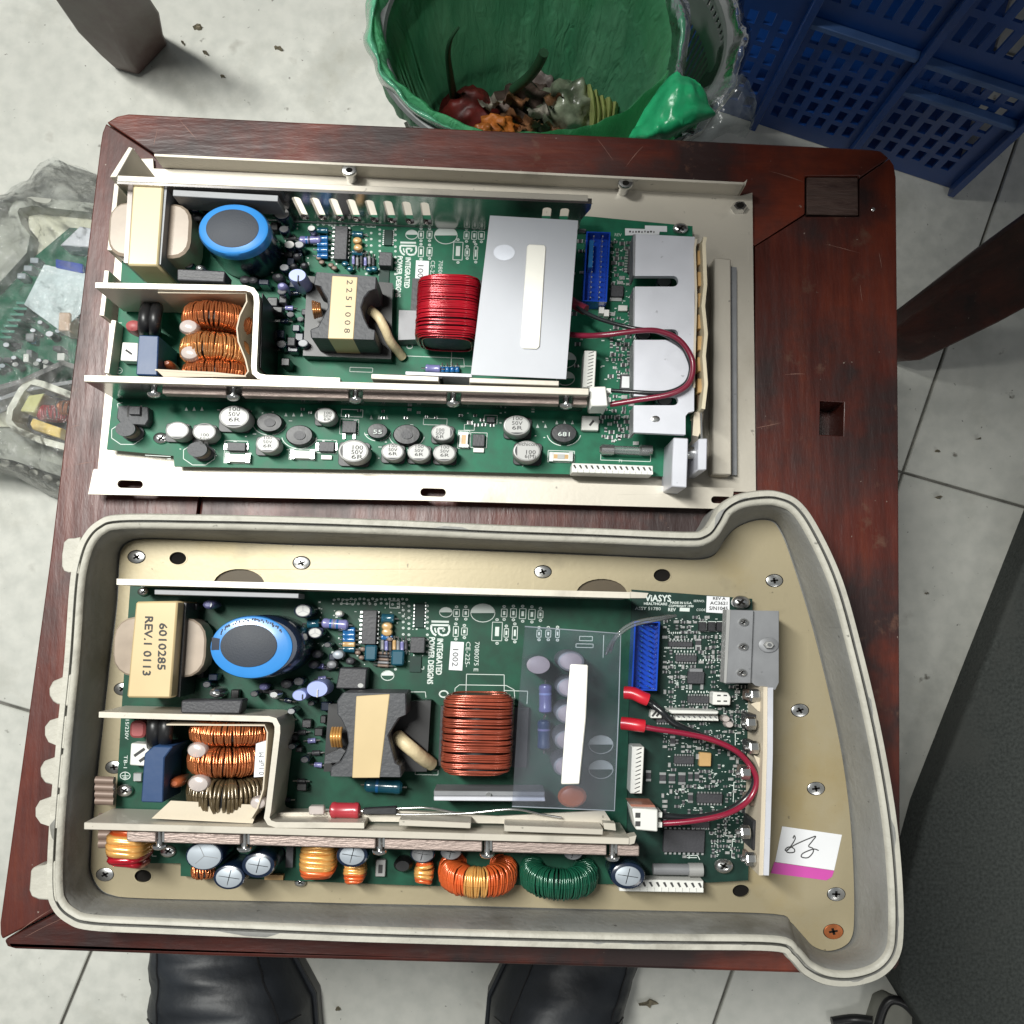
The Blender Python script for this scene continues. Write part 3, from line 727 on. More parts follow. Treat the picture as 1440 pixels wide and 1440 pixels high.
# ------------------------------------------------------------------ bin, bags, rubbish
def waste():
    CXB, CYB, RX, RY = 781, 52, 262, 196
    t = thing('waste_bin', 'round grey slotted plastic waste bin behind the stool, lined with bags', 'bin', P(CXB, CYB, HF))
    gm = pm('bin_plastic', (.15, .16, .16), .45, var=.15)
    hr = -70; c = P(CXB, CYB, hr); s = S(hr)
    def ringpt(a, h, k=1.0):
        kk = (.72+.28*(h-HF)/(hr-HF))*k
        return Vector((c.x+RX*s*kk*math.cos(a), c.y+RY*s*kk*math.sin(a), ZT+h/1000))
    # wall: rings and upright ribs with gaps
    hs = [HF+1, HF+30, -240, -160, -118, hr]
    n = 120; l = []
    for h0, h1 in ((HF+1, HF+26), (-206, -196), (-108, -84), (hr-8, hr)):
        vs = [ringpt(2*math.pi*i/72, h, k) for h, k in ((h0, 1), (h1, 1), (h1, .985), (h0, .985)) for i in range(72)]
        fs = [(r*72+i, r*72+(i+1) % 72, ((r+1) % 4)*72+(i+1) % 72, ((r+1) % 4)*72+i) for r in range(4) for i in range(72)]
        mk('band', vs, fs, gm, t)
    l = []
    for i in range(n):
        a = 2*math.pi*i/n; d = .55*math.pi/n
        for h0, h1 in ((HF+26, -206), (-196, -108), (-84, hr-8)):
            q = [ringpt(a-d, h0), ringpt(a+d, h0), ringpt(a+d, h1), ringpt(a-d, h1), ringpt(a-d, h0, .985), ringpt(a+d, h0, .985), ringpt(a+d, h1, .985), ringpt(a-d, h1, .985)]
            l.append((q, [(0, 1, 2, 3), (7, 6, 5, 4), (0, 3, 7, 4), (1, 5, 6, 2)]))
    mk('ribs', *join(l), gm, t, kind='stuff', smooth=False)
    mk('rim', *tube_vf([ringpt(2*math.pi*i/80, hr) for i in range(81)], .0045, 8), gm, t)
    bs = [ringpt(2*math.pi*i/40, HF+1) for i in range(40)]; mk('base', bs+[v+Vector((0, 0, .003)) for v in bs], [tuple(range(39, -1, -1)), tuple(range(40, 80))]+[(i, (i+1) % 40, 40+(i+1) % 40, 40+i) for i in range(40)], gm, t)
    # green bag: hangs inside, opened at the top, pulled over the rim at the left
    G = (742, 38, 222, 168)
    gc = P(G[0], G[1], -62); gs = S(-62)
    def gpt(a, h, k, nz_=.5):
        f = (-62-h)/1000
        r = 1-f*.95
        w_ = 1+nz_*.05*noise.noise(Vector((math.cos(a)*3.1, math.sin(a)*3.1, h*.012)))+nz_*.03*noise.noise(Vector((math.cos(a)*9, math.sin(a)*9, h*.02)))+nz_*.02*math.sin(a*23+3*math.sin(a*5))
        return Vector((gc.x+G[2]*gs*k*r*w_*math.cos(a), gc.y+G[3]*gs*k*r*w_*math.sin(a)-.02*f, ZT+h/1000))
    A = 160; vs, fs = [], []
    prof = [(-120, 1.075), (-92, 1.07), (-72, 1.06), (-62, 1.04), (-58, 1.015), (-62, .99), (-76, .975), (-100, .97), (-130, .97), (-160, .965), (-190, .95), (-220, .93), (-246, .88), (-256, .6), (-258, .2)]
    for h, k in prof:
        for i in range(A):
            a = 2*math.pi*i/A
            hh = h
            if h > -125 and k > 1.0: hh = -60+(h+60)*(.45+.75*abs(math.sin(a*1.5+.4))*(.6+.4*math.sin(a*7)))
            vs.append(gpt(a, hh, k if k < 1 else 1+(k-1)*(1.0 if math.cos(a) < .1 else .6)))
    for j in range(len(prof)-1):
        for i in range(A): fs.append((j*A+i, j*A+(i+1) % A, (j+1)*A+(i+1) % A, (j+1)*A+i))
    g = thing('green_bag', 'thin green plastic bag lining the bin, its mouth folded over the rim', 'bag', P(742, 60, -200))
    mk('bag_film', vs, fs, 'green_bag', g, ang=80)
    # knotted handle flap at the right
    def sheet(nm, grid, mat, par, amp=.004, sub=4, seed=0, fold=30):
        rows = [spline([P(*p) for p in r], sub) for r in grid]
        cols = [spline([r[i] for r in rows], sub) for i in range(len(rows[0]))]
        nr, nc = len(cols[0]), len(cols); vs = []
        for j in range(nr):
            for i in range(nc):
                p = cols[i][j]; q = Vector((p.x*fold+seed, p.y*fold, 0))
                vs.append(p+Vector((0, 0, 1))*amp*(noise.noise(q)+.6*abs(noise.noise(q*2.7))+.3*noise.noise(q*6)))
        fs = [(j*nc+i, j*nc+i+1, (j+1)*nc+i+1, (j+1)*nc+i) for j in range(nr-1) for i in range(nc-1)]
        return mk(nm, vs, fs, mat, par, ang=80)
    sheet('handle_flap', [[(912, 150, -60), (940, 112, -48), (965, 112, -44), (984, 122, -46)], [(898, 172, -60), (930, 150, -40), (962, 140, -36), (1000, 148, -44)],
                          [(884, 196, -62), (915, 190, -44), (950, 180, -40), (1007, 158, -46)], [(880, 206, -70), (910, 206, -60), (945, 196, -58), (975, 176, -58)]], 'lit_green_flap', g, .010, 6, 3, 45)
    sheet('folded_edge', [[(930, -30, -58), (950, -30, -52), (962, -30, -56)], [(938, 20, -58), (955, 20, -50), (970, 18, -56)], [(944, 60, -60), (958, 62, -50), (968, 64, -56)], [(934, 112, -62), (950, 112, -50), (962, 108, -58)], [(915, 150, -62), (935, 146, -50), (950, 140, -58)]], 'backlit_fold', g, .007, 6, 9, 40)
    # stretched roll of film over the rim, left and front; paler colour paints backlight
    rows = []
    for k, h in ((1.035, -96), (1.03, -74), (1.012, -58), (.985, -56), (.965, -66)):
        row = []
        for i in range(22):
            a = R_(96+i*118/21); wv = 1+.010*math.sin(i*1.7+k*40)+.006*math.sin(i*4.1)
            row.append((G[0]+G[2]*k*wv*math.cos(a), G[1]-G[3]*k*wv*math.sin(a)*-1, h))
        rows.append(row)
    sheet('rim_roll', rows, 'backlit_fold', g, .004, 4, 12, 50)
    # clear liner between green bag and rim
    cb = thing('clear_bag', 'crumpled clear plastic bag bunched over the right rim of the bin', 'bag', P(1000, 60, -80))
    cf = film('clear_crumpled_film', (.9, .93, .93), .80, .15, .9, 60, diff=(.50, .56, .56))
    rows = []
    for k, h in ((.84, -120), (.90, -82), (.95, -66), (1.0, -58), (1.03, -64), (1.035, -90)):
        row = []
        for i in range(15):
            a = R_(-42+i*100/14)     # right hand side
            kk = k*(1+.012*math.sin(i*2.3+k*9))
            q = (CXB+RX*kk*math.cos(a-R_(14)), CYB-RY*kk*math.sin(a-R_(14)))
            row.append((q[0], q[1], h))
        rows.append(row)
    sheet('bag_film', rows, cf, cb, .007, 4, 5, 60)
    sheet('bag_corner', [[(985, 128, -60), (1020, 110, -52), (1040, 112, -50), (1062, 140, -56)], [(975, 160, -60), (1015, 140, -48), (1045, 140, -46), (1062, 165, -56)],
                         [(950, 192, -66), (1000, 178, -52), (1035, 166, -50), (1058, 178, -60)], [(940, 208, -72), (985, 205, -62), (1020, 190, -60), (1050, 190, -70)]], cf, cb, .010, 5, 8, 50)
    # rubbish
    def lump(nm, x, y, rx, ry, rz, h, mat, lab, cat, seed, amp=.35, parent=None, fr=2.2):
        me = bpy.data.meshes.new(nm); bm = bmesh.new(); bmesh.ops.create_icosphere(bm, subdivisions=4, radius=1)
        c_ = P(x, y, h); s_ = S(h)
        for v in bm.verts:
            d = v.co.normalized(); k = 1+amp*noise.noise(d*fr+Vector((seed, 0, 0)))+amp*.6*abs(noise.noise(d*fr*2.6+Vector((0, seed, 0))))
            v.co = Vector((d.x*rx*s_*k, d.y*ry*s_*k, d.z*rz/1000*k))
        bm.to_mesh(me); bm.free(); me.shade_smooth(); me.materials.append(mat)
        o = bpy.data.objects.new(nm, me); C.objects.link(o); o.location = c_ - (wloc(parent) if parent else Vector((0, 0, 0)))
        if parent: o.parent = parent
        if lab: o['label'] = lab; o['category'] = cat
        return o
    H = -235
    lump('tomato', 660, 168, 42, 34, 30, H+22, pm('dark_red_peel', (.12, .012, .010), .55, var=.7, scale=60, bump=.8, bscale=80), 'dark red soft tomato at the left of the rubbish in the green bag', 'vegetable', 1, .25)
    lump('orange_peel', 700, 180, 26, 16, 12, H+44, pm('orange_peel', (.34, .10, .012), .6, var=.4, scale=70, bump=.8), 'orange peel piece lying against the red tomato', 'peel', 5, .4)
    for k, (x, y, r, c_) in enumerate(((712, 172, 14, 'onion_skin'), (742, 176, 12, 'onion_skin'), (758, 160, 15, 'paper_scrap'), (728, 146, 13, 'onion_skin'), (776, 150, 12, 'onion_skin'), (690, 150, 14, 'paper_scrap'), (772, 180, 14, 'onion_skin'), (842, 190, 14, 'paper_scrap'))):
        pass
    sk = pm('onion_skin', (.16, .075, .035), .45, var=.6, scale=90, bump=.6); sk2 = pm('dry_paper', (.26, .24, .20), .7, var=.5, scale=90, bump=.6)
    for k, (x, y, r, lab, mt_) in enumerate(((714, 170, 16, 'curled brown onion skin between tomato and dark scraps', sk), (744, 178, 13, 'small brown skin at the table edge under the dark scraps', sk),
            (758, 158, 15, 'torn greyish paper scrap on the dark scraps', sk2), (726, 142, 15, 'brown skin at the back of the heap behind the orange peel', sk), (780, 142, 13, 'thin brown skin behind the crumpled wrapper', sk),
            (690, 148, 13, 'pale paper scrap behind the red tomato', sk2), (776, 184, 14, 'brown skin at the table edge left of the wrapper', sk), (846, 196, 13, 'pale paper scrap at the table edge under the cabbage leaf', sk2))):
        a = random.uniform(0, 6.28); g3 = []
        for i in (-1, 0, 1):
            g3.append([(x+r*(i*math.cos(a)-j*math.sin(a)), y+.7*r*(i*math.sin(a)+j*math.cos(a)), H+44+12*(i*i)-14*(j*j)+random.uniform(-6, 6)) for j in (-1, 0, 1)])
        o_ = sheet('food_skin', g3, mt_, None, .010, 5, k*3.3, 95); o_['label'] = lab; o_['category'] = 'scrap'
    lump('orange_peel', 682, 190, 18, 12, 10, H+50, pm('orange_peel_dull', (.26, .08, .015), .5, var=.2, scale=90, bump=.3), 'smaller orange peel piece at the table edge below the tomato', 'peel', 8, .4)
    lump('food_scraps', 735, 158, 42, 32, 26, H+12, pm('brown_scraps', (.07, .045, .035), .6, var=.6, scale=60, bump=.8), 'dark brown onion skins and scraps in the middle of the rubbish', 'food scraps', 2, .5, fr=2.6)
    lump('food_scraps', 770, 132, 26, 20, 20, H+8, pm('grey_scraps', (.16, .13, .12), .6, var=.5, scale=60, bump=.8), 'greyish dry skins heaped behind the crumpled wrapper', 'food scraps', 3, .5, fr=2.6)
    lump('plastic_wrapper', 800, 160, 42, 36, 28, H+24, pm('crumpled_wrapper', (.15, .17, .12), .3, var=.8, scale=70, bump=1, bscale=130, coat=.3), 'crumpled pale greenish clear wrapper beside the scraps', 'wrapper', 4, .42, fr=2.2)
    lf = pm('cabbage_leaf', (.30, .34, .12), .5, var=.25, scale=70, bump=.5)
    cabb = thing('cabbage_leaf', 'wilted pale green cabbage leaf at the right end of the rubbish', 'leaf', P(850, 170, H))
    for i in range(5):
        x0 = 826+i*7
        sheet('leaf_blade', [[(x0, 196, H+20+i*3), (x0+6, 190, H+34), (x0+14, 192, H+22)], [(x0+2, 160, H+34), (x0+10, 158, H+52), (x0+17, 164, H+34)], [(x0-4+i*2, 124+i*6, H+46), (x0+4+i*2, 120+i*6, H+56), (x0+8+i*2, 130+i*6, H+44)]], lf, cabb, .006, 4, i, 60)
    lump('rubbish_heap', 745, 190, 150, 72, 20, H-16, pm('dark_rubbish', (.05, .06, .045), .7, var=.6, scale=40, bump=1), 'dark wet kitchen rubbish filling the bottom of the green bag', 'rubbish', 9, .3)['kind'] = 'stuff'
    gs_ = pm('green_stalk', (.012, .045, .02), .5, var=.3)
    for pp, lab in (([(638, 136, -195), (633, 105, -150), (630, 76, -118), (634, 55, -100), (645, 38, -90)], 'long thin dark green stalk standing out of the rubbish at the left'),
                    ([(722, 126, -190), (742, 110, -165), (756, 92, -145), (765, 74, -130)], 'short thick dark stalk leaning right above the scraps')):
        o = tube('plant_stalk', pp, 2.2, gs_, None, rs=[3.0-2.2*i/(6*(len(pp)-1)) if len(pp) > 4 else 3.6 for i in range(6*(len(pp)-1)+1)])
        o['label'] = lab; o['category'] = 'stalk'
    return sheet
sheet = waste()

# ------------------------------------------------------------------ blue crate
def crate():
    t = thing('blue_crate', 'dark blue slotted plastic crate on the floor at the top right', 'crate', P(1240, 120, HF))
    bm_ = pm('crate_blue', (.0035, .046, .215), .36, var=.15, scale=20, bump=.1, coat=.2)
    rim = pm('crate_rim', (.05, .11, .27), .4, var=.2, scale=40)
    A = P(900, 120, HF); B = P(1338, 266, HF); A.z = B.z = ZT+HF/1000
    A = A+Vector((0, 0, .001)); B = B+Vector((0, 0, .001))
    ux = (B-A).normalized(); ny = Vector((-ux.y, ux.x, 0))   # back into the crate
    Ln = (B-A).length
    def bx(nm, x0, x1, y0, y1, z0, z1, m, org=A, u=None, nn=None, par=t):
        u = u or ux; nn = nn or ny
        vs = [org+u*x+nn*y+Vector((0, 0, z)) for z in (z0, z1) for x, y in ((x0, y0), (x1, y0), (x1, y1), (x0, y1))]
        return mk(nm, vs, [(3, 2, 1, 0), (4, 5, 6, 7), (0, 1, 5, 4), (1, 2, 6, 5), (2, 3, 7, 6), (3, 0, 4, 7)], m, par, bev=.6)
    def wall(nm, org, u, nn, L_, cols_from, bays, Hh=.26):
        loops = [[(0, 0), (L_, 0), (L_, Hh), (0, Hh)]]
        for (b0, b1) in bays:
            nc = max(2, int((b1-b0)/.0125)); st_ = (b1-b0)/nc
            for i in range(nc):
                for j in range(6):
                    x = b0+st_*(i+.5); z = .020+j*.0215+(.004 if (i % 2) else 0)
                    w_, h_ = st_*.54, .0155
                    loops.append([(x-w_/2, z), (x+w_/2, z), (x+w_/2, z+h_), (x-w_/2, z+h_)])
                for j in range(2):
                    x = b0+st_*(i+.5); z = .178+j*.036
                    loops.append([(x-st_*.25, z), (x+st_*.25, z), (x+st_*.25, z+.028), (x-st_*.25, z+.028)])
        th = .0025; vs, fs = [], []
        fm = []
        for lp in loops:
            a = len(vs); n = len(lp)
            for y in (0, th): vs += [org+u*x+nn*y+Vector((0, 0, z)) for x, z in lp]
            fm += [(a+i, a+n+i) for i in range(n)]
            for i in range(n): fs.append((a+i, a+(i+1) % n, a+n+(i+1) % n, a+n+i))
        for tr in tessellate_polygon([[Vector((x, z, 0)) for x, z in lp] for lp in loops]):
            fs.append(tuple(fm[i][0] for i in tr)); fs.append(tuple(fm[i][1] for i in reversed(tr)))
        mk(nm, vs, fs, bm_, t, smooth=False)
    def along(px, py):
        # position along the front wall of the rib whose foot shows at px, py
        p = P(px, py, HF); return (p-A).dot(ux)
    r = [0.0, along(1062, 168), along(1196, 208), Ln]
    wall('front_wall', A, ux, ny, Ln, 0, [(r[0]+.01, r[1]-.006), (r[1]+.006, r[2]-.006), (r[2]+.006, r[3]-.012)])
    for x in r: bx('rib', x-.003, x+.003, -.009, -.0002, .002, .262, bm_)
    for i, z in enumerate((.152,)): bx('ledge', r[1]+.003, r[2]-.003, -.007, -.0002, z, z+.006, rim)
    for z in (.112, .150): bx('ledge', r[2]+.003, r[3]-.003, -.007, -.0002, z, z+.006, rim)
    bx('rim', 0, Ln, -.010, -.0004, .262, .272, rim)
    u2 = Vector((math.cos(R_(38)), math.sin(R_(38)), 0)); n2 = Vector((-u2.y, u2.x, 0))
    vs = []
    bx('side_wall', 0.002, .36, .0005, .003, .0, .27, bm_, B, u2, n2)
    bx('rim', 0, .36, -.006, .0002, .262, .272, rim, B, u2, n2)
    bx('back_wall', 0.0, Ln, .30, .303, .001, .27, bm_)
    bx('base', .002, Ln-.002, .004, .299, .0, .004, bm_)
crate()

# ------------------------------------------------------------------ bagged unit at the left
def bagged():
    H = -262
    t = thing('circuit_assembly', 'third circuit assembly in its tray, sealed in clear plastic beside the stool at the left', 'circuit assembly', P(60, 480, HF))
    tg = pm('grey_tray', (.36, .365, .32), .55, var=.2, scale=30, bump=.3)
    prism('tray', [(-80, 300), (10, 284), (170, 292), (170, 700), (84, 680), (20, 655), (-80, 640)], HF+1, H-22, tg, t)
    strip('tray_wall', [(170, 296), (90, 288), (44, 283), (24, 287), (18, 298), (24, 318), (36, 332), (32, 352), (-10, 398), (-70, 450)], 13, H-22, H-2, tg, t)
    strip('tray_wall', [(-70, 626), (20, 640), (90, 664), (170, 690)], 15, H-22, H-2, tg, t)
    prism('plate', [(40, 303), (52, 297), (160, 304), (160, 600), (-60, 600), (-60, 470), (0, 418), (52, 354), (54, 336), (40, 320)], H-22, H-18, pm('cream_plate', (.70, .68, .54), .5, var=.08), t)
    prism('circuit_board', [(50, 360), (98, 320), (160, 326), (160, 545), (-60, 560), (-60, 455)], H-18, H-15, 'pcb_u', t)
    prism('shield', [(62, 372), (126, 386), (118, 436), (86, 466), (34, 428)], H+4, H+5, pm('pale_sheet', (.62, .70, .72), .25, var=.15, scale=60, bump=.6), t)
    prism('heatsink', [(84, 345), (112, 318), (134, 322), (132, 348)], H-15, H+6, 'alu_face', t, bev=.6)
    prism('connector', [(78, 364), (116, 371), (116, 384), (78, 376)], H-15, H+6.5, 'blue_hdr', t, bev=.5)
    for k in range(7): prism('heatsink_fin', rect(6+4.4*k, 474-8*k, 20, 4), H-15, H+4, pm('fin_green', (.05, .22, .16), .4, metal=.3), t, bev=.3)
    for k in range(3): prism('mounting_tab', rect(48-9*k, 366+11*k, 12, 8), H-15, H-4, 'cap_top_l', t, bev=.4)
    random.seed(77)
    for k in range(26):
        x = random.uniform(-5, 88); y = random.uniform(445, 520)
        if x < 40 and y < 480: continue
        if random.random() < .5: radial(t, x, y, random.uniform(4, 7), H-15, H-random.uniform(0, 8), random.choice(('cap_dark', 'pcb_l')), random.choice(('cap_top_l', 'cap_top', 'alu_face')), .8, 0)
        else: prism('box_capacitor', rect(x, y, random.uniform(7, 14), random.uniform(6, 12)), H-15, H-random.uniform(2, 9), random.choice(('chip', 'teal_part', 'alu_dark', 'white')), t, bev=.4)
    prism('capacitor', rect(90, 452, 16, 26), H-15, H+8, pm('tan_box', (.62, .42, .30), .5), t, bev=.8)
    strip('fin', [(-40, 556), (30, 536), (88, 510), (125, 522)], 7, H-15, H+14, 'alu_mirror', t)
    strip('fin', [(-40, 575), (36, 548), (118, 534)], 5, H-15, H+10, 'alu_dark', t)
    strip('bracket', [(112, 560), (60, 540), (42, 536), (30, 548), (14, 576), (12, 592), (22, 604), (60, 620), (112, 634)], 9, H-15, H+12, pm('white_shell', (.72, .71, .62), .5), t)
    prism('bay_floor', [(22, 576), (40, 550), (110, 566), (104, 626), (34, 604)], H-15, H-13, 'black', t)
    prism('tape_wrap', [(28, 578), (40, 556), (62, 553), (48, 580)], H-13, H+10, pm('yellow_green_tape', (.60, .58, .24), .4), t, bev=.5)
    prism('tape_wrap', [(42, 596), (46, 588), (86, 602), (84, 616), (46, 604)], H-13, H+9, pm('yellow_tape_b', (.78, .55, .14), .4), t, bev=.5)
    toroid('coil', 66, 578, 20, 18, H+9, 30, .9, 'red_wire', t, rc=.35); toroid('coil', 92, 572, 18, 18, H+9, 26, .9, 'copper', t, rc=.35)
    for k in range(6): prism('edge_lug', rrect(-14+20*k, 644+7.2*k, 14, 11, 5), H-18, H-5, 'tray_paint_lit', t, bev=.6)
    b = thing('plastic_bag', 'wrinkled clear plastic bag around the left circuit assembly, partly under the stool edge', 'bag', P(60, 420, HF))
    f = film('bag_film_clear', (.97, .985, .98), .87, .10, 1.3, 90, diff=(.95, .97, .96), gloss=-.02)
    bg = [[(-80, 285, HF+8), (8, 272, HF+4), (70, 226, HF+4), (100, 231, HF+5), (200, 268, HF+4)],
          [(-80, 300, H-6), (12, 285, H+2), (60, 268, H-12), (110, 274, H-4), (200, 290, H)],
          [(-80, 360, H+4), (20, 320, H+2), (70, 320, H+8), (120, 312, H+12), (200, 320, H+12)],
          [(-80, 430, H+4), (25, 400, H+10), (80, 390, H+12), (125, 400, H+14), (200, 400, H+14)],
          [(-80, 540, H+16), (20, 520, H+20), (70, 510, H+22), (110, 520, H+20), (200, 520, H+18)],
          [(-80, 620, H+2), (10, 618, H+14), (60, 625, H+16), (100, 640, H+16), (200, 650, H+12)],
          [(-80, 648, H-6), (10, 660, H-4), (50, 676, H-2), (90, 690, H-2), (180, 700, H-4)],
          [(-80, 655, HF+3), (10, 668, HF+2), (50, 686, HF+2), (84, 702, HF+2), (180, 716, HF+2)]]
    sheet('bag_film', bg, f, b, .008, 12, 2, 58)
# ------------------------------------------------------------------ component makers (all return a part of the unit given as parent)
def chord(x, y, r, a0, a1, n=10):
    return [(x+r*math.cos(R_(a0+(a1-a0)*i/n)), y+.75*r*math.sin(R_(a0+(a1-a0)*i/n))) for i in range(n+1)]
def smd_cap(u, x, y, r, hb, ht=None, ori=90, top='cap_top', lines=2, tilt=0, texts=None):
    ht = ht or hb+12
    b = prism('capacitor', rrect(x+r*.05, y+r*.22, r*2.0, r*1.55, r*.25), hb, hb+2, 'black', u, bev=.2)
    lathe('can', x, y, [(r*.96, hb+2), (r*.93, hb+3), (r, hb+3.6), (r, ht-.8), (r*.95, ht-.15), (r*.86, ht), (r*.84, ht-.12)], top, b, n=26, href=ht)
    l = [prism_vf([chord(x, y, r*.83, ori-34, ori+34)], ht-.1, ht+.04)]
    mk('polarity_mark', *join(l), 'chip', b, smooth=False)
    l = []; bank = texts or ['100', '50V', '6R']
    for i in range(min(lines, len(bank))):
        dx = r*(.22 if ori == 180 else -.22 if ori == 0 else 0); dy = r*(.34 if ori == 270 else -.42 if ori == 90 else 0)
        if len(bank[i]) > 5: L_, cp = r*1.35, r*.27
        else: L_, cp = r*.78, r*.27
        if ori in (90, 270): l.append(text_vf(bank[i], x-L_/2+dx, y+dy+(i-.6)*r*.34+cp*.9, cp, ht+.05, length=L_))
        elif len(bank[i]) > 5: l.append(text_vf(bank[i], x-L_/2, y-r*.38, cp, ht+.05, length=L_))
        else: l.append(text_vf(bank[i], x-L_/2+dx, y-r*.1+i*r*.30, cp, ht+.05, length=L_))
    mk('can_print', *join(l), 'ink', b, smooth=False)
    return b
def radial(u, x, y, r, hb, ht, sleeve='cap_dark', top='cap_top_l', rt=.78, score=3, name='capacitor', a0=.5):
    b = lathe(name, x, y, [(r*.97, hb), (r, hb+1), (r*.9, hb+2), (r, hb+3), (r, ht-1.4), (r*.95, ht-.3), (r*.86, ht)], sleeve, u, n=30, href=ht)
    t = lathe('top', x, y, [(r*rt, ht-.6), (r*rt, ht+.12), (r*rt*.94, ht+.3)], top, b, n=26, href=ht)
    if score and r > 6:
        l = []
        for k in range(score):
            a = a0+k*(2*math.pi/score if score == 3 else math.pi/2)
            ln = r*rt*.85
            for sg in ((1,) if score == 3 else (1, -1)):
                l.append(prism_vf([[(x-.5*math.sin(a), y+.4*math.cos(a)), (x+sg*ln*math.cos(a)-.5*math.sin(a), y+.75*sg*ln*math.sin(a)+.4*math.cos(a)), (x+sg*ln*math.cos(a)+.5*math.sin(a), y+.75*sg*ln*math.sin(a)-.4*math.cos(a)), (x+.5*math.sin(a), y-.4*math.cos(a))]], ht, ht+.36))
        mk('vent_score', *join(l), 'alu_dark', t, smooth=False)
    return b
def chip(u, x, y, w, h, hb, t=2.0, pins=0, side='x', name='chip', mat='chip', pw=2.2, pl=3.2):
    o = prism(name, rect(x, y, w, h), hb+.2, hb+t, mat, u, bev=.25)
    if pins:
        l = []
        for k in range(pins):
            f = (k+.5)/pins-.5
            for sg in (-1, 1):
                if side == 'x': cx, cy, a, b = x+sg*(w/2+pl/2-.6)+f*h*SL[1], y+f*h+sg*w/2*SL[0], pl, h/pins*.5
                else: cx, cy, a, b = x+f*w, y+sg*(h/2+pl/2-.6)+f*w*SL[0], w/pins*.5, pl
                l.append(prism_vf([rect(cx, cy, a, b)], hb, hb+t*.45))
        mk('pins', *join(l), 'solder', o, smooth=False)
    return o
def axial(u, x0, y0, x1, y1, r, h, mat, bands=(), name='resistor', lead=6):
    a, b = P(x0, y0, h), P(x1, y1, h)
    o = axis_cyl(name, a, b, [(0, r*.6), (.06, r), (.16, r*1.08), (.22, r), (.78, r), (.84, r*1.08), (.94, r), (1, r*.6)], mat, u)
    d = (b-a).normalized()
    mk('lead', *join([tube_vf([a-d*.002, a+d*.0005], .0004, 6), tube_vf([b-d*.0005, b+d*.002], .0004, 6)]), 'steel', o)
    for i, m in enumerate(bands):
        t = .3+.13*i
        axis_cyl('band', a+(b-a)*t, a+(b-a)*(t+.07), [(0, r*1.03), (1, r*1.03)], m, o)
    return o
def dome(u, x, y, r, hb, ht, mat, name='capacitor'):
    return lathe(name, x, y, [(r*.6, hb), (r*.95, ht-(ht-hb)*.5), (r, ht-(ht-hb)*.25), (r*.8, ht-(ht-hb)*.06), (r*.4, ht)], mat, u, n=16, href=ht)
def smd(l1, l2, x, y, w, h, hb, body='chip'):
    """tiny surface part: ends into l1, body into l2"""
    if w > h:
        l1.append(prism_vf([rect(x-w*.4, y, w*.22, h)], hb, hb+.75)); l1.append(prism_vf([rect(x+w*.4, y, w*.22, h)], hb, hb+.75)); l2.append(prism_vf([rect(x, y, w*.6, h*.96)], hb, hb+.7))
    else:
        l1.append(prism_vf([rect(x, y-h*.4, w, h*.22)], hb, hb+.75)); l1.append(prism_vf([rect(x, y+h*.4, w, h*.22)], hb, hb+.75)); l2.append(prism_vf([rect(x, y, w*.96, h*.6)], hb, hb+.7))
def header(u, x0, y0, x1, y1, hb, ht, n, rows=2, mat='white', name='pin_header', along='y', wall=1.6, pin='solder'):
    """open box connector with pins"""
    cx, cy, w, h = (x0+x1)/2, (y0+y1)/2, x1-x0, y1-y0
    o = prism(name, rect(cx, cy, w, h), hb, ht, mat, u, holes=[rect(cx, cy, w-2*wall-1, h-2*wall)[::-1]])
    prism('socket_floor', rect(cx, cy, w-wall, h-wall), hb, hb+(ht-hb)*.3, mat, o)
    l = []
    for k in range(n):
        f = (k+.5)/n-.5
        for r in range(rows):
            g = (r+.5)/rows-.5
            if along == 'y': px, py = cx+g*(w-2*wall)*.8+f*h*SL[1], cy+f*(h-3*wall)
            else: px, py = cx+f*(w-3*wall), cy+g*(h-2*wall)*.8+f*w*SL[0]
            l.append(prism_vf([rect(px, py, 1.7, 1.3)], hb, ht-1))
    mk('pins', *join(l), pin, o, smooth=False)
    return o
def strip_conn(u, cx, cy, w, h, hb, ht, n, along='x', name='strip_connector', ribs=True, marks='ink'):
    o = prism(name, rect(cx, cy, w, h), hb, ht, 'white', u, bev=.3)
    l, l2 = [], []
    for k in range(n):
        f = (k+.5)/n-.5
        if along == 'x':
            px, py = cx+f*w, cy+f*w*SL[0]
            l.append(prism_vf([[(px-w/n*.30, py-h*.30), (px+w/n*.05, py-h*.34), (px+w/n*.32, py+h*.02), (px+w/n*.12, py+h*.10), (px-w/n*.1, py-h*.1)]], ht-.4, ht+.06))
            l2.append(prism_vf([rect(px+w/n*.5-.3, py+h*.30, .9, h*.34)], ht-.4, ht+.5))
        else:
            px, py = cx+f*h*SL[1], cy+f*h
            l.append(prism_vf([[(px-w*.18, py+h/n*.30), (px+w*.28, py-h/n*.30), (px+w*.30, py-h/n*.05), (px-w*.10, py+h/n*.38)]], ht-.4, ht+.06))
    mk('contact_slot', *join(l), marks, o, smooth=False)
    if ribs and l2: mk('rib', *join(l2), 'white', o, smooth=False)
    return o
def half_shape(u, cx, cy, w, h, hb, ht, mat, n=26, name='coil', ribbed=True):
    pass
def ferrite_core(u, out, tape, hb, ht, bob, texts=()):
    o = prism('power_transformer', out, hb, ht, 'ferrite', u)
    md = o.modifiers.new('round', 'BEVEL'); md.width = .0005; md.segments = 1; md.limit_method = 'ANGLE'; md.angle_limit = R_(40)
    prism('bobbin', bob, hb-4, hb+4, 'rubber', o)
    tp = prism('tape', tape, hb-.5, ht+.35, 'tape', o, bev=.3)
    if texts:
        mk('printed_number', *join([text_vf(*a, **k) for a, k in texts]), 'ink', tp, smooth=False)
    return o
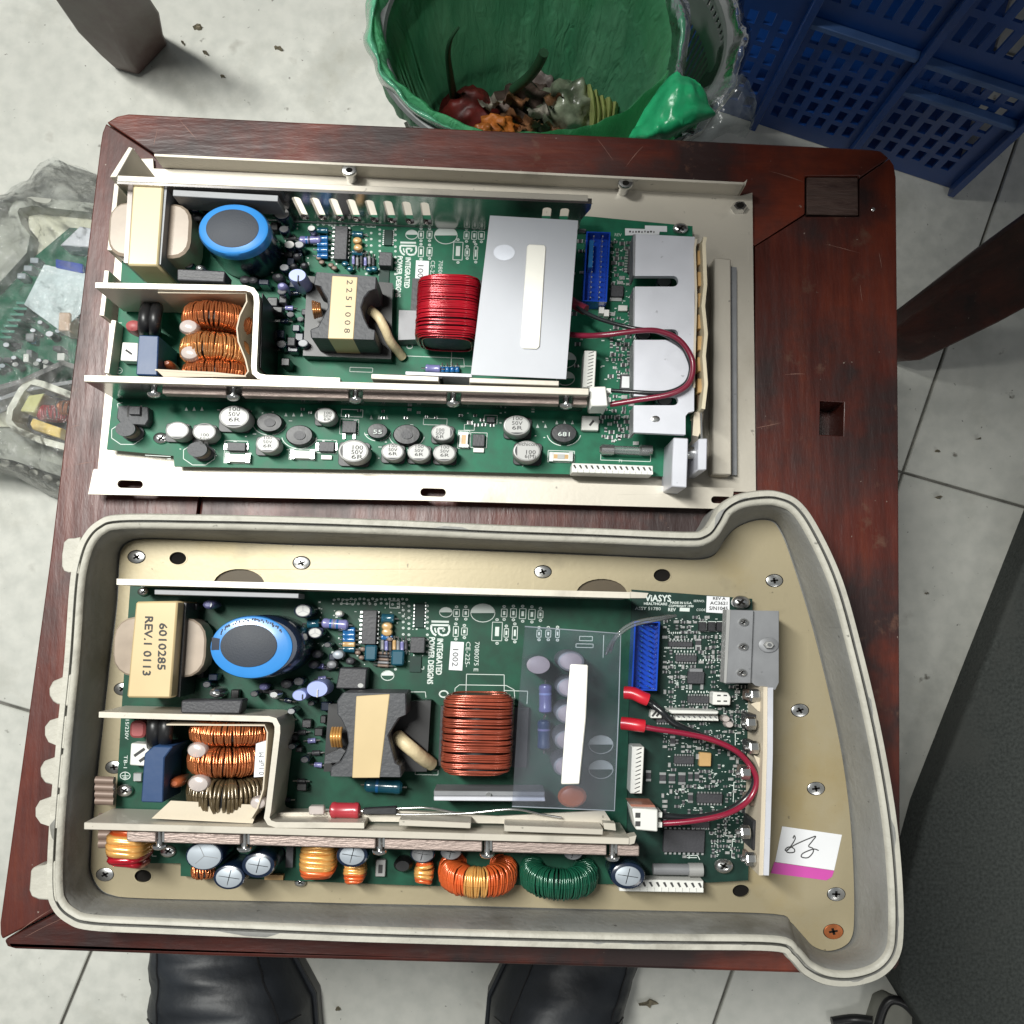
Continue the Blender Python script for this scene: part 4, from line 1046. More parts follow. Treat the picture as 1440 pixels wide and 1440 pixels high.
def bolt_y(u, x, y, h, r, ln_px, parent_face_y, mat='steel'):
    """bolt lying along the photo's y, head towards the viewer's feet"""
    a = P(x, parent_face_y, h); b = P(x, y, h); d = (b-a).normalized()
    o = axis_cyl('clamp_screw', a, b, [(0, r*.42), (1, r*.42)], mat, u)
    axis_cyl('head', b, b+d*.0022, [(0, r), (.3, r), (.75, r*.8), (1, r*.35)], mat, o, n=18)
    return o
def nut_x(u, x, y, h, r, ln, mat='steel'):
    a = P(x-ln/2, y, h); b = P(x+ln/2, y, h)
    o = axis_cyl('nut', a+(b-a)*.35, b, [(0, r), (.1, r*1.06), (.9, r*1.06), (1, r)], mat, u, n=6, smooth=False)
    axis_cyl('stud', a, a+(b-a)*.4, [(0, r*.32), (.1, r*.45), (1, r*.45)], mat, o, n=10)
    return o

def shade_cluster(u, region, n, hb, seed, avoid=()):  # made-up dark parts filling areas that are mostly shadow
    random.seed(seed); pts = []; tries = 0
    def inside(x, y):
        c = False; m = len(region)
        for i in range(m):
            (x0, y0), (x1, y1) = region[i], region[i-1]
            if (y0 > y) != (y1 > y) and x < (x1-x0)*(y-y0)/(y1-y0)+x0: c = not c
        return c
    xs = [p[0] for p in region]; ys = [p[1] for p in region]
    while len(pts) < n and tries < n*60:
        tries += 1; x, y = random.uniform(min(xs), max(xs)), random.uniform(min(ys), max(ys))
        if not inside(x, y) or any(abs(x-a) < 10 and abs(y-b) < 8 for a, b in pts) or any(abs(x-a) < c_ and abs(y-b) < d_ for a, b, c_, d_ in avoid): continue
        pts.append((x, y)); k = random.random()
        if k < .35: prism('box_capacitor', rect(x, y, random.uniform(8, 15), random.uniform(7, 13)), hb, hb+random.uniform(5, 12), random.choice(('chip', 'black', 'rubber', 'cap_dark')), u, bev=.4)
        elif k < .7: radial(u, x, y, random.uniform(5, 8), hb, hb+random.uniform(8, 15), 'cap_dark', random.choice(('alu_dark', 'chip', 'black')), .8, 0)
        else: axial(u, x-6, y, x+6, y+random.uniform(-2, 2), 1.2, hb+3, random.choice(('black', 'cap_dark', 'lilac', 'chip')))

# ================================================================== UPPER UNIT
def upper():
    random.seed(21); SL[0], SL[1] = .033, -.055
    u = thing('circuit_assembly', 'upper power supply on an open metal chassis with red wound coil and milky shield', 'circuit assembly', P(600, 460, 0))
    g = MT
    # chassis
    holes = []
    prism('chassis_plate', [(176, 224), (215, 223), (216, 237), (600, 254), (1042, 275), (1058, 271), (1063, 692), (137, 665), (147, 560), (158, 400)], .5, 2.5, 'alu', u)
    prism('bottom_ledge', [(131, 661), (600, 674), (1032, 688), (1028, 716), (600, 704), (124, 695)], 10, 12, 'alu', u,
          holes=[rrect(183, 681, 36, 11, 5.4)[::-1], rrect(609, 692.5, 36, 11.5, 5.6)[::-1], rrect(1014, 703, 28, 10, 5)[::-1]])
    prism('ledge_riser', [(132, 659.5), (600, 672.5), (1032, 686.5), (1032, 689), (600, 675), (132, 662)], .5, 11.9, 'alu', u)
    strip('top_flange', [(217, 218), (600, 236), (1046, 258)], 3.2, 2.3, 16, 'alu', u)
    prism('flange_tip', [(1046, 256.5), (1051, 252), (1048, 261)], 2.6, 15.8, 'alu', u)
    # side tabs at the left
    prism('side_tab', [(181, 206), (187, 208), (164, 249), (154, 249)], 3, 38, 'alu', u, bev=.3)
    screw(183, 232, 5, 20, u, name='tab_screw')
    for (x0, y0, x1, y1) in ((164, 258, 154, 352), (150, 380, 148, 399), (148, 402, 143, 444), (160, 450, 150, 525)):
        strip('side_wall', [(x0, y0), (x1, y1)], 7, 2, 24 if y0 < 300 else 20, 'alu', u)
    # standoffs and screws on the chassis
    for (x, y) in ((491, 239), (880, 257)): 
        o = lathe('flange_nut', x, y, [(8, 2.5), (8, 12), (11.5, 12.3), (11.5, 14), (10, 14.6), (6.5, 14.8)], 'steel', u, n=20, href=14); lathe('nut_hole', x, y, [(5, 14.5), (5, 14.95)], 'recess_shade', o, n=12)
    o = lathe('standoff', 1041, 289, [(13, 2.5), (13, 3), (10, 5.5), (9.5, 6)], 'steel', u, n=6, sq=.75, smooth=False)
    prism('standoff_hole', ell(1041, 288.5, 5.5), 5.9, 6.1, 'recess_shade', o)
    # board
    pcb = [(176, 300), (826, 304), (974, 318), (972, 620), (936, 670), (600, 662), (245, 656), (244, 641), (150, 632), (158, 560), (168, 420)]
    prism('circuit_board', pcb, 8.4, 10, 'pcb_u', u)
    B = 10
    s = Silk(B+.06)
    # fins (heatsink walls)
    # fin 1 with cooling slots, built upright with real slots
    def fin_slotted():
        a = P(165, 251, 48); b = P(828, 279, 48)
        ux = (b-a).normalized(); L = (b-a).length; ny = Vector((-ux.y, ux.x, 0))
        def sx(px, py): return (P(px, py, 40)-a).dot(ux)
        lp = [[(0, -.0375), (L-.002, -.037), (L-.002, -.02), (L+.0015, -.006), (L+.0015, 0), (0, 0)]]
        for i, px in enumerate([416, 442, 468, 493, 519, 545, 571, 597, 770, 795]):
            x = sx(px, 280); w_ = .0021; z0, z1 = -.0335, -.0065
            arc = [(x+w_*math.cos(R_(t)), z1-.002+w_*math.sin(R_(t))) for t in (0, 45, 90, 135, 180)]
            arc2 = [(x+w_*math.cos(R_(t)), z0+.002+w_*math.sin(R_(t))) for t in (180, 225, 270, 315, 360)]
            lp.append(arc+arc2)
        vs, fs, fm = [], [], []; th = .0026
        for q in lp:
            n = len(q); k = len(vs)
            for y in (0, -th): vs += [a+ux*x+ny*y+Vector((0, 0, z)) for x, z in q]
            fm += [(k+i, k+n+i) for i in range(n)]
            fs += [(k+i, k+(i+1) % n, k+n+(i+1) % n, k+n+i) for i in range(n)]
        for t in tessellate_polygon([[Vector((x, z, 0)) for x, z in q] for q in lp]):
            fs.append(tuple(fm[i][0] for i in t)); fs.append(tuple(fm[i][1] for i in reversed(t)))
        mk('slotted_fin', vs, fs, 'alu_mirror', u, ang=25)
        strip('lit_fin_edge', [(165, 250.6), (827, 278.6)], 8.4, 46.8, 48.3, 'alu', u)  # paler strip paints the lit top edge of the fin
        prism('fin_foot', [(250, 300), (824, 322), (823, 327), (250, 305)], B+.1, B+2, 'alu_dark', u)
    fin_slotted()
    strip('heatsink_bar', [(243, 271), (391, 279)], 9, 30, 46, 'alu_dark', u)
    # bracket 2 (bent sheet), fin 3
    strip('bent_bracket', [(134, 401), (240, 403), (345, 405), (355, 408), (360, 415), (361, 425), (357, 515), (358, 524), (364, 529), (374, 531), (478, 535)], 7.5, 12, 48, 'alu', u)
    strip('heatsink_fin', [(118, 532), (828, 551)], 9, 11, 48, 'alu_mirror', u)
    strip('lit_fin_edge', [(118, 531.8), (828, 550.8)], 9.6, 46.2, 48.4, 'alu', u)  # lit top edge put on as a paler strip
    strip('inner_plate', [(522, 529), (617, 533)], 7, 20, 49.5, 'alu', u); strip('inner_plate', [(660, 534.5), (786, 539)], 7, 20, 49.5, 'alu', u)
    strip('inner_plate', [(570, 524.5), (664, 528)], 5, 20, 46, 'alu_face', u)
    prism('insulating_pad', [(545, 526), (622, 529), (622, 532), (545, 529)], 20, 44, 'chip', u)
    for x, y in ((217, 553), (328, 557), (500, 561), (637, 566), (796, 569)):
        bolt_y(u, x, y, 36, 3.3, 10, y-20)
    cl = [(228, 318), (340, 490), (510, 628), (648, 786), (806, 826)]
    for a, b in cl:
        ya = 541+(a-118)*.0268; yb = 541+(b-118)*.0268
        prism('clamp_bar', [(a, ya), (b, yb), (b, yb+9.5), (a, ya+9.5)], 33, 39, 'clamp', u, bev=.3)
    # input transformer
    t = prism('input_transformer', [(187, 257), (230, 256), (222, 374), (179, 373)], 12, 46, 'tape_u', u, bev=.8)
    prism('side_laminate', [(230, 259), (235, 260), (226, 372), (222, 371)], 12, 44.5, 'alu_dark', t)
    prism('side_laminate', [(180, 262), (187, 260), (180, 370), (174, 369)], 12, 40, 'glue', t)
    prism('coil', rrect(210, 323, 116, 76, 24), 16, 38, 'bobbin', t, bev=1.2)
    # big blue capacitor
    c = lathe('capacitor', 329, 324, [(50, B), (51.5, B+2), (51.5, 42), (50, 45), (45, 46.5)], 'cap_dark', u, n=48, href=44, label='large blue ringed capacitor')
    lathe('blue_rim', 329, 323, [(51.8, 40), (52, 44.6), (49.5, 46.6), (46, 47.2)], 'blue_sleeve', c, n=48, href=46)
    lathe('top_disc', 327, 321.5, [(38, 47.0), (38, 47.4), (37, 47.5)], 'cap_disc', c, n=48, href=47)
    # parts round it
    radial(u, 396, 300, 12, B, 26, 'cap_dark', 'cap_top', .88, 0); radial(u, 438, 321, 6, B, 22, 'cap_dark', 'cap_top', .9, 0); radial(u, 407, 344, 8, B, 22, 'cap_dark', 'cap_top', .9, 0)
    for x, y, r in ((417, 359, 6.5), (412, 373, 6), (427, 372, 6), (277, 305, 8), (344, 392, 9), (355, 393, 8), (388, 388, 7)): dome(u, x, y, r, B, 22, 'chip')
    dd = lathe('disc_capacitor', 418, 387, [(10, 14), (13.5, 17), (13.5, 33), (12, 35)], 'pale_blue', u, n=24); prism('lead', rect(419, 392, 1.6, 10), 30, 35.5, 'ink', dd)
    dome(u, 396, 401, 8, B, 26, 'lilac'); dome(u, 391, 388, 8, B, 24, 'chip')
    axial(u, 421, 338, 452, 337, 2.0, 14, 'lilac', ('blue_part', 'chip'))
    for k, m in enumerate(('teal_part', 'blue_part', 'blue_part', 'blue_part', 'blue_part')): axial(u, 446, 324+k*8.2+(3 if k else 0), 462, 324.5+k*8.2+(3 if k else 0), 1.5, 13+(k % 2), m)
    chip(u, 479, 341, 18, 47, B, 5.5, 8, 'x', 'dip_chip', pl=4)
    dome(u, 502, 337, 7, B, 17, 'tan'); dome(u, 503, 347, 7, B, 17, 'tan'); axial(u, 495, 329, 511, 330, 1.5, 12, 'teal_part'); axial(u, 495, 355, 511, 356, 1.5, 12, 'teal_part')
    chip(u, 542, 364, 18, 19, B, 7, 0, name='relay'); chip(u, 546, 334, 12, 22, B, 1.4, 8, 'x', 'socket_chip', 'pcb_r', pl=2.4)
    prism('board_module', rect(540, 388, 14, 20), B, B+1, 'pcb_r', u)
    for x, y in ((485, 370), (492, 377), (519, 378), (526, 377)): dome(u, x, y, 5.5, B, 15, 'teal_part')
    for k in range(6): axial(u, 497+k*5.6, 360+k % 2*2, 497+k*5.6, 372+k % 2*2, .8, 12, ('lilac', 'alu_dark', 'chip')[k % 3])
    for x, y in ((448, 362), (452, 368), (465, 372), (470, 376)): dome(u, x, y, 4.5, B, 14, 'bead')
    shade_cluster(u, [(245, 296), (280, 290), (300, 294), (262, 350), (275, 372), (248, 372)], 7, B, 51)
    shade_cluster(u, [(385, 312), (440, 345), (440, 376), (425, 500), (385, 520), (376, 410), (346, 385), (385, 360)], 34, B, 52, avoid=((418, 387, 16, 12), (396, 401, 10, 8), (438, 321, 8, 7), (407, 344, 10, 8), (436, 338, 20, 6)))
    strip('shade_film', [(369, 412), (366, 518)], 2, B, 44, 'rubber', u)  # black sheet added to darken the shadowed side of the bracket
    # rectifier on bracket
    m = prism('rectifier', [(249, 378), (317, 381), (315, 397), (249, 394)], 34, 46, 'chip', u, bev=.5)
    prism('groove', [(252, 387), (314, 390), (314, 391.4), (252, 388.4)], 45.9, 46.15, 'black', m)
    lathe('bolt', 280, 376, [(8, 36), (8, 44), (5, 46.5), (2, 47)], 'steel', m, n=14)
    # choke bay
    dome(u, 186, 457, 13, 12, 30, 'varistor', 'varistor')
    for x in (203, 217): tube('rubber_capacitor', [(x, 470, 14), (x, 462, 30), (x+1, 448, 34), (x+3, 436, 30), (x+4, 432, 14)], 3.2, 'rubber', u)
    prism('film_capacitor', [(195, 471), (223, 472), (221, 528), (191, 527)], 12, 40, 'blue_box', u, bev=.5)
    w_ = prism('terminal_block', [(172, 481), (194, 482), (193, 508), (169, 507)], B, 17, 'white', u, bev=.4)
    prism('slot', rect(181, 495, 11, 3, 35), 16.9, 17.1, 'ink', w_)
    dome(u, 234, 510, 8, B, 32, 'orange_disc', 'disc_capacitor')
    toroid('choke', 292, 437, 49, 35, 47, 84, .60, 'copper', u, rc=.33)
    toroid('choke', 289, 482, 48, 37, 46, 74, .70, 'copper_hi', u, rc=.33)
    toroid('choke', 294, 516, 51, 27, 43, 86, .60, 'copper', u, rc=.33)
    for x, y in ((264, 458), (266, 495)): dome(u, x, y, 15, 34, 45, 'glue', 'glue_blob')
    strip('insulating_sheet', [(222, 411), (300, 412), (346, 412), (347, 424), (337, 444), (333, 462), (335, 480), (345, 505), (349, 522), (344, 529), (218, 520)], 2, 14, 45, 'paper', u)
    prism('paper_flap', [(219, 519), (300, 523), (346, 528), (346, 530), (230, 530)], 44, 44.8, 'paper', u)
    # main transformer
    ferrite_core(u, [(444, 382), (530, 389), (529, 406), (520, 409), (512, 419), (508, 432), (512, 447), (519, 461), (528, 464), (527, 478), (437, 475), (436, 463), (447, 459), (454, 446), (461, 432), (460, 420), (453, 409), (450, 402), (441, 400)],
                 [(467, 387.5), (503, 389.5), (497, 477), (461, 476)], 15, 44, [(432, 388), (552, 398), (550, 505), (426, 500)],
                 [(('2 2 5 1 0 0 8', 488, 393, 8.2, 44.45), dict(down=True, length=75))])
    for k in range(4): tube('copper_lead', [(440+k*3, 424+k, 26), (441+k*3, 436, 32), (443+k*3, 447-k, 24)], .7, 'copper_hi', u)
    tube('sleeved_lead', [(520, 436, 26), (532, 446, 30), (541, 462, 29), (549, 480, 24), (560, 494, 16), (566, 502, 12)], 2.3, 'sleeve_cream', u, sides=10)
    # red wound inductor
    solenoid('inductor', 629, 427, 92, 96, 13, 44, 46, .46, 'red_wire', u)
    prism('inductor_former', rect(633, 428, 110, 70), B, 15, 'black', u)
    prism('clear_insulator', [(561, 436), (588, 437), (588, 477), (560, 478)], B, 20, 'alu_dark', u)
    axial(u, 598, 518, 620, 519, 2.0, 14, 'lilac'); 
    for k in range(4): axial(u, 622+k*7, 516, 622+k*7, 524, 1.2, 13, 'blue_part')
    # milky shield on its foam strip
    sh = prism('shield', [(689, 303), (813, 310), (796, 533), (662, 527)], 47.0, 47.9, 'shield_u', u)
    prism('foam_strip', [(741, 346), (744, 343), (765, 344), (768, 347), (759, 487), (755, 491), (735, 490), (732, 486)], 47.95, 48.8, 'cream', u, bev=.4)
    prism('pale_spot', ell(709, 355, 15, 11), 47.93, 48.05, pm('pale_dot', (.68, .71, .78), .5), sh)
    for k in range(4): radial(u, 748-k*2, 365+k*36, 17, B, 40.8, 'cap_dark', 'pinkcap', .85, 0)
    radial(u, 709, 356, 17, B, 42, 'cap_dark', 'cap_top', .7, 0)
    # right hand board area
    h = header(u, 822, 326, 856, 424, B, 22, 13, 2, 'blue_hdr', 'ribbon_header')
    prism('polarising_wall', rect(831, 357, 6, 38), 14, 21.6, 'blue_part', h)
    for (x, y, w1, h1) in ((917, 322, 56, 0), ): pass
    prism('paper_label', [(879, 321), (928, 323), (927, 330), (879, 331)], B+.1, B+.3, 'label', u)
    prism('paper_label', [(907, 317), (938, 318), (938, 326), (907, 325)], B+.1, B+.25, 'label', u)
    l = []
    for k in range(9): l.append(prism_vf([rect(886+k*4.2, 326+random.uniform(-.6, .6), random.uniform(1.5, 3), 2.4)], B+.25, B+.36))
    mk('label_print', *join(l), 'ink', u, smooth=False, kind='stuff')
    screw(957, 321, 11, 12, u, name='board_screw')
    screw(226, 616, 11, 11, u, name='board_screw')
    s.text('REV', 864, 332, 4.2, length=10)
    # SMD clutter in the right strip
    L1, L2, L3 = [], [], []
    def clutter(x0, y0, x1, y1, n, hb=B, sizes=((6, 4), (4, 6), (5, 3.4), (8, 5))):
        pts = []
        tries = 0
        while len(pts) < n and tries < n*20:
            tries += 1
            x, y = random.uniform(x0, x1), random.uniform(y0, y1)
            if any(abs(x-a) < 8 and abs(y-b) < 6 for a, b in pts): continue
            pts.append((x, y)); w1, h1 = random.choice(sizes)
            (L3 if random.random() < .25 else L2)
            smd(L1, L3 if random.random() < .25 else L2, x, y, w1, h1, hb)
    clutter(860, 338, 888, 400, 26); clutter(858, 440, 888, 530, 34); clutter(845, 555, 888, 615, 30); clutter(862, 575, 905, 625, 14)
    clutter(660, 585, 700, 600, 6); clutter(800, 330, 818, 520, 10); clutter(425, 575, 690, 590, 16, sizes=((5, 3.4), (4, 3)))
    chip(u, 888, 367, 10, 34, B, 2, 9, 'x', pl=5); chip(u, 868, 409, 18, 16, B, 3, 0, name='power_chip'); prism('tab', rect(866, 421, 17, 4.5), B, B+1.4, 'solder', u)
    c = chip(u, 876, 433, 13, 8, B, 2.4, 0, name='white_component', mat='white'); chip(u, 889, 437, 9, 12, B, 2, 0)
    c = chip(u, 893, 539, 42, 24, B, 2.6, 11, 'y', pl=3); prism('chip_label', [(875, 529), (899, 530), (899, 546), (874, 545)], B+2.5, B+2.75, 'label', c)
    for x, y in ((853, 440), (846, 436)): prism('jumper', rect(x, y, 7, 9), B, B+5, 'white', u)
    strip_conn(u, 829, 519, 17, 52, B, 24, 11, 'y', 'side_connector')
    prism('jumper_block', rect(830, 595, 24, 20), B, B+4, 'white', u, bev=.3); prism('jumper_slot', rect(832, 595, 9, 3, -50), B+3.9, B+4.1, 'ink', u)
    # cover plate over the right side
    def slot(x0, y0, x1, y1, r):
        ym = (y0+y1)/2
        return [(x0, y1), (x1-r, y1)]+[(x1-r+r*math.sin(R_(t)), ym+(y1-y0)/2*math.cos(R_(t))) for t in (30, 60, 90, 120, 150)]+[(x1-r, y0), (x0, y0)]
    out = [(894, 329), (977, 333), (976, 578), (968, 580), (964, 585), (964, 611), (891, 608)]
    s3 = slot(891.4, 557, 954, 570, 7); s2_ = slot(892.3, 463, 954, 478, 7); s1 = slot(893, 388, 954, 403, 7)
    out = out + s3 + s2_ + s1
    prism('cover_plate', out, 36.5, 40, 'alu_face', u)
    for a, b in ((329, 387.5), (404, 462), (479, 556), (571, 609)): prism('cover_side', [(890.5, a+.5), (893.6, a+.5), (893.2, b), (890, b)], 26, 39.2, 'alu_dark', u)
    lathe('dimple', 922, 589, [(6.5, 39.5), (6.3, 40.15), (4.6, 40.35), (2, 40.4)], 'steel', u, n=18)
    for x, y in ((934, 396), (935, 562), (905, 470)): radial(u, x, y, 12, B, 24, 'cap_dark', 'alu_dark', .8, 0)
    # insulating paper and heatsink at the right
    strip('paper_edge', [(979, 336), (977, 350), (979, 420), (976, 520), (976, 545)], 3, 20, 40.5, 'paper', u)
    strip('paper_edge', [(992, 333), (990, 342), (992, 400), (989, 430), (993, 470), (990, 500), (993, 540), (989, 575)], 5, 14, 42, 'paper_y', u)
    strip('dark_insulator', [(985, 342), (985, 575)], 9, 12, 32, pm('brown_varnish', (.10, .06, .03), .4), u)
    for k in range(7): prism('transistor', [(981, 352+k*30), (988, 352+k*30), (988, 372+k*30), (981, 372+k*30)], 30, 36, 'tan', u, bev=.3)
    prism('heatsink_block', [(1004, 362), (1028, 364), (1029, 668), (1002, 667)], 2.5, 12, 'alu', u, bev=.6)
    prism('heatsink_step', [(1028, 375), (1036, 376), (1036, 668), (1029, 668)], 2.5, 6, 'alu_dark', u)
    prism('end_block', [(947, 615), (968, 616), (966, 686), (944, 684)], 6, 36, 'alu_face', u, bev=.5)
    prism('end_block', [(982, 617), (995, 616), (994, 661), (981, 661)], 6, 36, 'alu_face', u, bev=.5)
    axis_cyl('spacer', P(962, 637, 26), P(986, 637, 26), [(0, 3), (1, 3)], 'steel', u)
    strip('bus_wire', [(986, 576), (987, 616)], 3, 30, 36, 'steel', u)
    prism('torn_paper', [(976, 580), (989, 577), (988, 600), (982, 614), (974, 612)], 33, 34, 'paper', u)
    # glass fuse
    fz = axis_cyl('glass_fuse', P(849, 632, 15), P(912, 635, 15), [(0, 2.2), (1, 2.2)], 'glass', u, n=16)
    for a, b in ((843, 863), (899, 917)): 
        axis_cyl('end_cap', P(a, 632, 15), P(b, 632.5, 15), [(0, 1.6), (.15, 2.6), (1, 2.6)], 'steel', fz, n=16)
        prism('clip', rect((a+b)/2+1, 632, 15, 14), B, 13.5, 'alu_dark', fz)
    tube('fuse_wire', [(862, 632, 15), (900, 634, 15)], .3, 'steel', fz, sub=1)
    strip_conn(u, 861, 659.5, 114, 13, B, 22, 14, 'x', 'edge_connector')
    # cables with plug
    k = prism('plug', [(829, 544), (852, 543), (855, 571), (831, 571)], 28, 45, 'white', u, bev=.5, label='white two-way plug')
    for yy in (549, 562): prism('latch', rect(856, yy, 6, 6), 30, 40, 'white', k)
    tube('red_wire', [(798, 470, 30), (820, 472, 36), (850, 471, 42), (900, 465, 45), (928, 466, 45), (955, 478, 45), (972, 502, 44), (974, 524, 44), (965, 543, 44), (940, 555, 43), (900, 562, 40), (858, 569, 36)], 1.35, 'wire_red_u', u, sides=10)
    tube('black_wire', [(812, 432, 30), (826, 441, 34), (850, 451, 38), (888, 461, 43), (925, 467, 44), (955, 483, 44), (968, 504, 43.5), (971, 522, 42.5), (962, 541, 42), (935, 552, 42), (890, 551, 40), (858, 549, 36)], 1.0, 'wire_black', u, sides=10)
    tube('wire_sleeve', [(803, 424, 26), (812, 430, 28), (824, 436, 30)], 2.6, 'wire_red_u', u, sides=10)
    # front row of surface parts
    for x, y, r, o in ((249, 605, 17, 90), (287, 607, 17, 270), (329, 586, 22, 90), (376, 624, 17, 90), (457, 584, 15, 180), (497, 634, 22, 180), (552, 635, 16.5, 90), (589, 636, 16.5, 90), (625, 637, 16.5, 90), (622, 608, 16, 0), (727, 598, 19.5, 90), (741, 634, 20, 180)):
        smd_cap(u, x, y, r, B, ht=B+14 if r > 18 else B+12, ori=o, lines=0 if (x, y) in ((249, 605),) else 3, texts=['nichicon', '100', '6(M)'] if x == 741 else None)
    for x, y, r in ((379, 594, 19), (421, 612, 20), (572, 611, 20), (793, 609, 19), (531, 606, 15)):
        o = lathe('shielded_inductor', x, y, [(r, B), (r, B+4), (r*.9, B+5.5), (r*.55, B+5.6)], 'black', u, n=26, href=B+5)
        lathe('core_top', x, y, [(r*.42, B+5.5), (r*.42, B+6.2)], 'chip', o, n=18)
        s.path(chord(x, y, r*1.25, 10, 80), 1.1); s.path(chord(x, y, r*1.25, 100, 170), 1.1)
    vs = []
    for t_, x, y in (('681', 784, 613), ('55', 524, 610)): vs.append(text_vf(t_, x, y, 6, B+6.4 if t_ == '681' else B+6.35, length=17 if t_ == '681' else 13))
    mk('inductor_print', *join(vs), 'silk', u, smooth=False)
    for x, y, r in ((277, 632, 14), (176, 603, 14)):
        o = lathe('drum_inductor', x, y, [(r*1.1, B), (r*1.15, B+2), (r*.7, B+3), (r*.7, B+9), (r, B+10), (r, B+12)], 'black' if r != 14 else 'ferrite', u, n=24)
        lathe('winding', x, y, [(r*.8, B+2.6), (r*.95, B+4), (r*.95, B+8), (r*.8, B+9)], 'bead', o, n=24, href=B+12)
        s.path(ell(x+3, y+7, r*1.7, r*1.15, 8, .4), 1.0, True)
    o = prism('shielded_coil', [(166, 570), (208, 572), (209, 590), (204, 598), (170, 596), (164, 588)], B, B+7, 'ferrite', u, bev=.4)
    prism('coil_bump', rect(189, 577, 16, 12), B+6.9, B+9, 'chip', o, bev=.3); prism('coil_groove', rect(180, 578, 2.5, 16), B+6.9, B+7.1, 'ink', o); prism('coil_groove', rect(198, 578, 2.5, 16), B+6.9, B+7.1, 'ink', o)
    for x, y, w1, h1 in ((334, 644, 34, 11), (425, 639, 33, 11), (789, 642, 33, 12), (652, 618, 12, 21)):
        o = prism('surface_fuse', rect(x, y, w1, h1), B, B+3.2, 'white', u, bev=.2)
        if w1 > h1:
            for sg in (-1, 1): prism('metal_end', rect(x+sg*w1*.42, y, w1*.17, h1+1), B, B+3.5, 'solder', o)
            prism('fuse_window', rect(x, y, w1*.62, h1*.5), B+3.1, B+3.3, 'tan', o); prism('fuse_plate', rect(x, y, w1*.3, h1*.55), B+3.2, B+3.5, 'cap_top', o)
        else:
            for sg in (-1, 1): prism('metal_end', rect(x, y+sg*h1*.42, w1+1, h1*.17), B, B+3.5, 'solder', o)
            prism('fuse_window', rect(x, y, w1*.5, h1*.6), B+3.1, B+3.3, 'tan', o)
        s.box(x, y, w1+4, h1+4)
    for x, y, w1, h1, pn in ((332, 628, 26, 12, 0), (459, 628, 22, 14, 0), (491, 600, 20, 17, 1), (673, 619, 17, 17, 0), (690, 590, 12, 8, 0)):
        o = chip(u, x, y, w1, h1, B, 3.4, 0, name='diode' if not pn else 'transistor'); s.box(x, y, w1+6, h1+4)
        if pn:
            for dx in (-7, 7): prism('lead', rect(x+dx, y+13, 3.5, 8), B, B+1, 'solder', o)
        else:
            if w1 > 20:
                for sg in (-1, 1): prism('lead', rect(x+sg*(w1/2+2), y, 4, h1*.7), B, B+1, 'solder', o)
    for x, y in ((459, 643), (673, 633)): prism('white_chip', rect(x, y, 15, 6), B, B+1.6, 'white', u, bev=.15)
    # solder points and printing
    for gx, gy in ((262, 575), (402, 583), (522, 587), (745, 599), (783, 594)):
        for k in range(3): s.poly([(gx+k*11-2.2, gy+2.5), (gx+k*11, gy-3), (gx+k*11+2.2, gy+2.5)])
    for x, y, w1, h1 in ((612, 593, 33, 9), (495, 581, 30, 10), (660, 601, 14, 8), (735, 655, 1, 1)): s.box(x, y, w1, h1)
    for k in range(60):
        x = random.uniform(235, 790); y = 590+random.uniform(-14, 62)
        s.poly(rect(x, y, random.uniform(1.5, 6), random.uniform(.9, 1.8)))
    s.path([(170, 590), (165, 560+8), (172, 566)], 1.0); s.path([(204, 640), (240, 642)], 1)
    logo(s, 574, 350, 1.0)
    s.text('INTEGRATED', 570.5, 362, 7.2, down=True, length=43, bold=.22); s.text('POWER DESIGNS', 559, 360, 7.2, down=True, length=58, bold=.22)
    s.text('7080075', 617, 366, 6, down=True, length=30); s.text('CE-225', 606, 366, 6, down=True, length=26)
    s.text('115V/230V', 167, 452, 4.6, down=True, length=36); s.text('TB-1', 165, 492, 4.4, down=True, length=16)
    s.ring(166, 521, 6, .9); s.line(162, 521, 170, 521); s.line(166, 517, 166, 525)
    o = prism('paper_label', [(585, 366), (603.5, 367), (602, 400), (583.5, 398.5)], B+.12, B+.35, 'label', u)
    mk('handwritten_number', *join([text_vf('1001', 588, 370, 8, B+.42, down=True, length=25)]), 'ink', o, smooth=False)
    s.halfcap(627, 331, 16); s.halfcap(579, 330, 8.5)
    for x, y, w1, h1 in ((592, 330, 7, 10), (604, 330, 7, 10), (592, 354, 7, 14), (604, 354, 7, 12), (644, 353, 13, 25), (656, 331, 7, 10), (667, 331, 7, 11), (677, 331, 8, 11), (657, 355, 6, 10), (669, 356, 5, 18)):
        s.box(x, y, w1, h1); s.poly(rect(x, y, w1*.45, h1*.55)); s.ring(x, y-h1*.5-3.5, 1.6, 1.4); s.ring(x, y+h1*.5+3.5, 1.6, 1.4)
    for (x, y, n, dx, dy) in ((440, 310, 18, 6, 0), (447, 316, 12, 8, 0), (534, 322, 9, 0, 8), (556, 322, 9, 0, 8), (522, 318, 7, 0, 9), (515, 330, 8, 0, 8)):
        for k in range(n): s.ring(x+dx*k, y+dy*k+random.uniform(-1, 1), 1.3, 1.3)
    s.box(522, 315, 12, 9); s.box(460, 312, 16, 6)
    for k in range(90):
        x = random.uniform(386, 530); y = random.uniform(310, 378); s.poly(rect(x, y, random.uniform(1, 3), random.uniform(.9, 2.4)))
    s.path([(560, 490), (560, 500), (652, 504), (653, 516), (602, 514)], .8); s.box(508, 520, 32, 6, .8); s.ring(576, 487, 4, 1.4)
    s.path(rect(665, 500, 60, 30), .8, True)
    s.halfcap(795, 506, 15); s.halfcap(795, 540-8, 13)
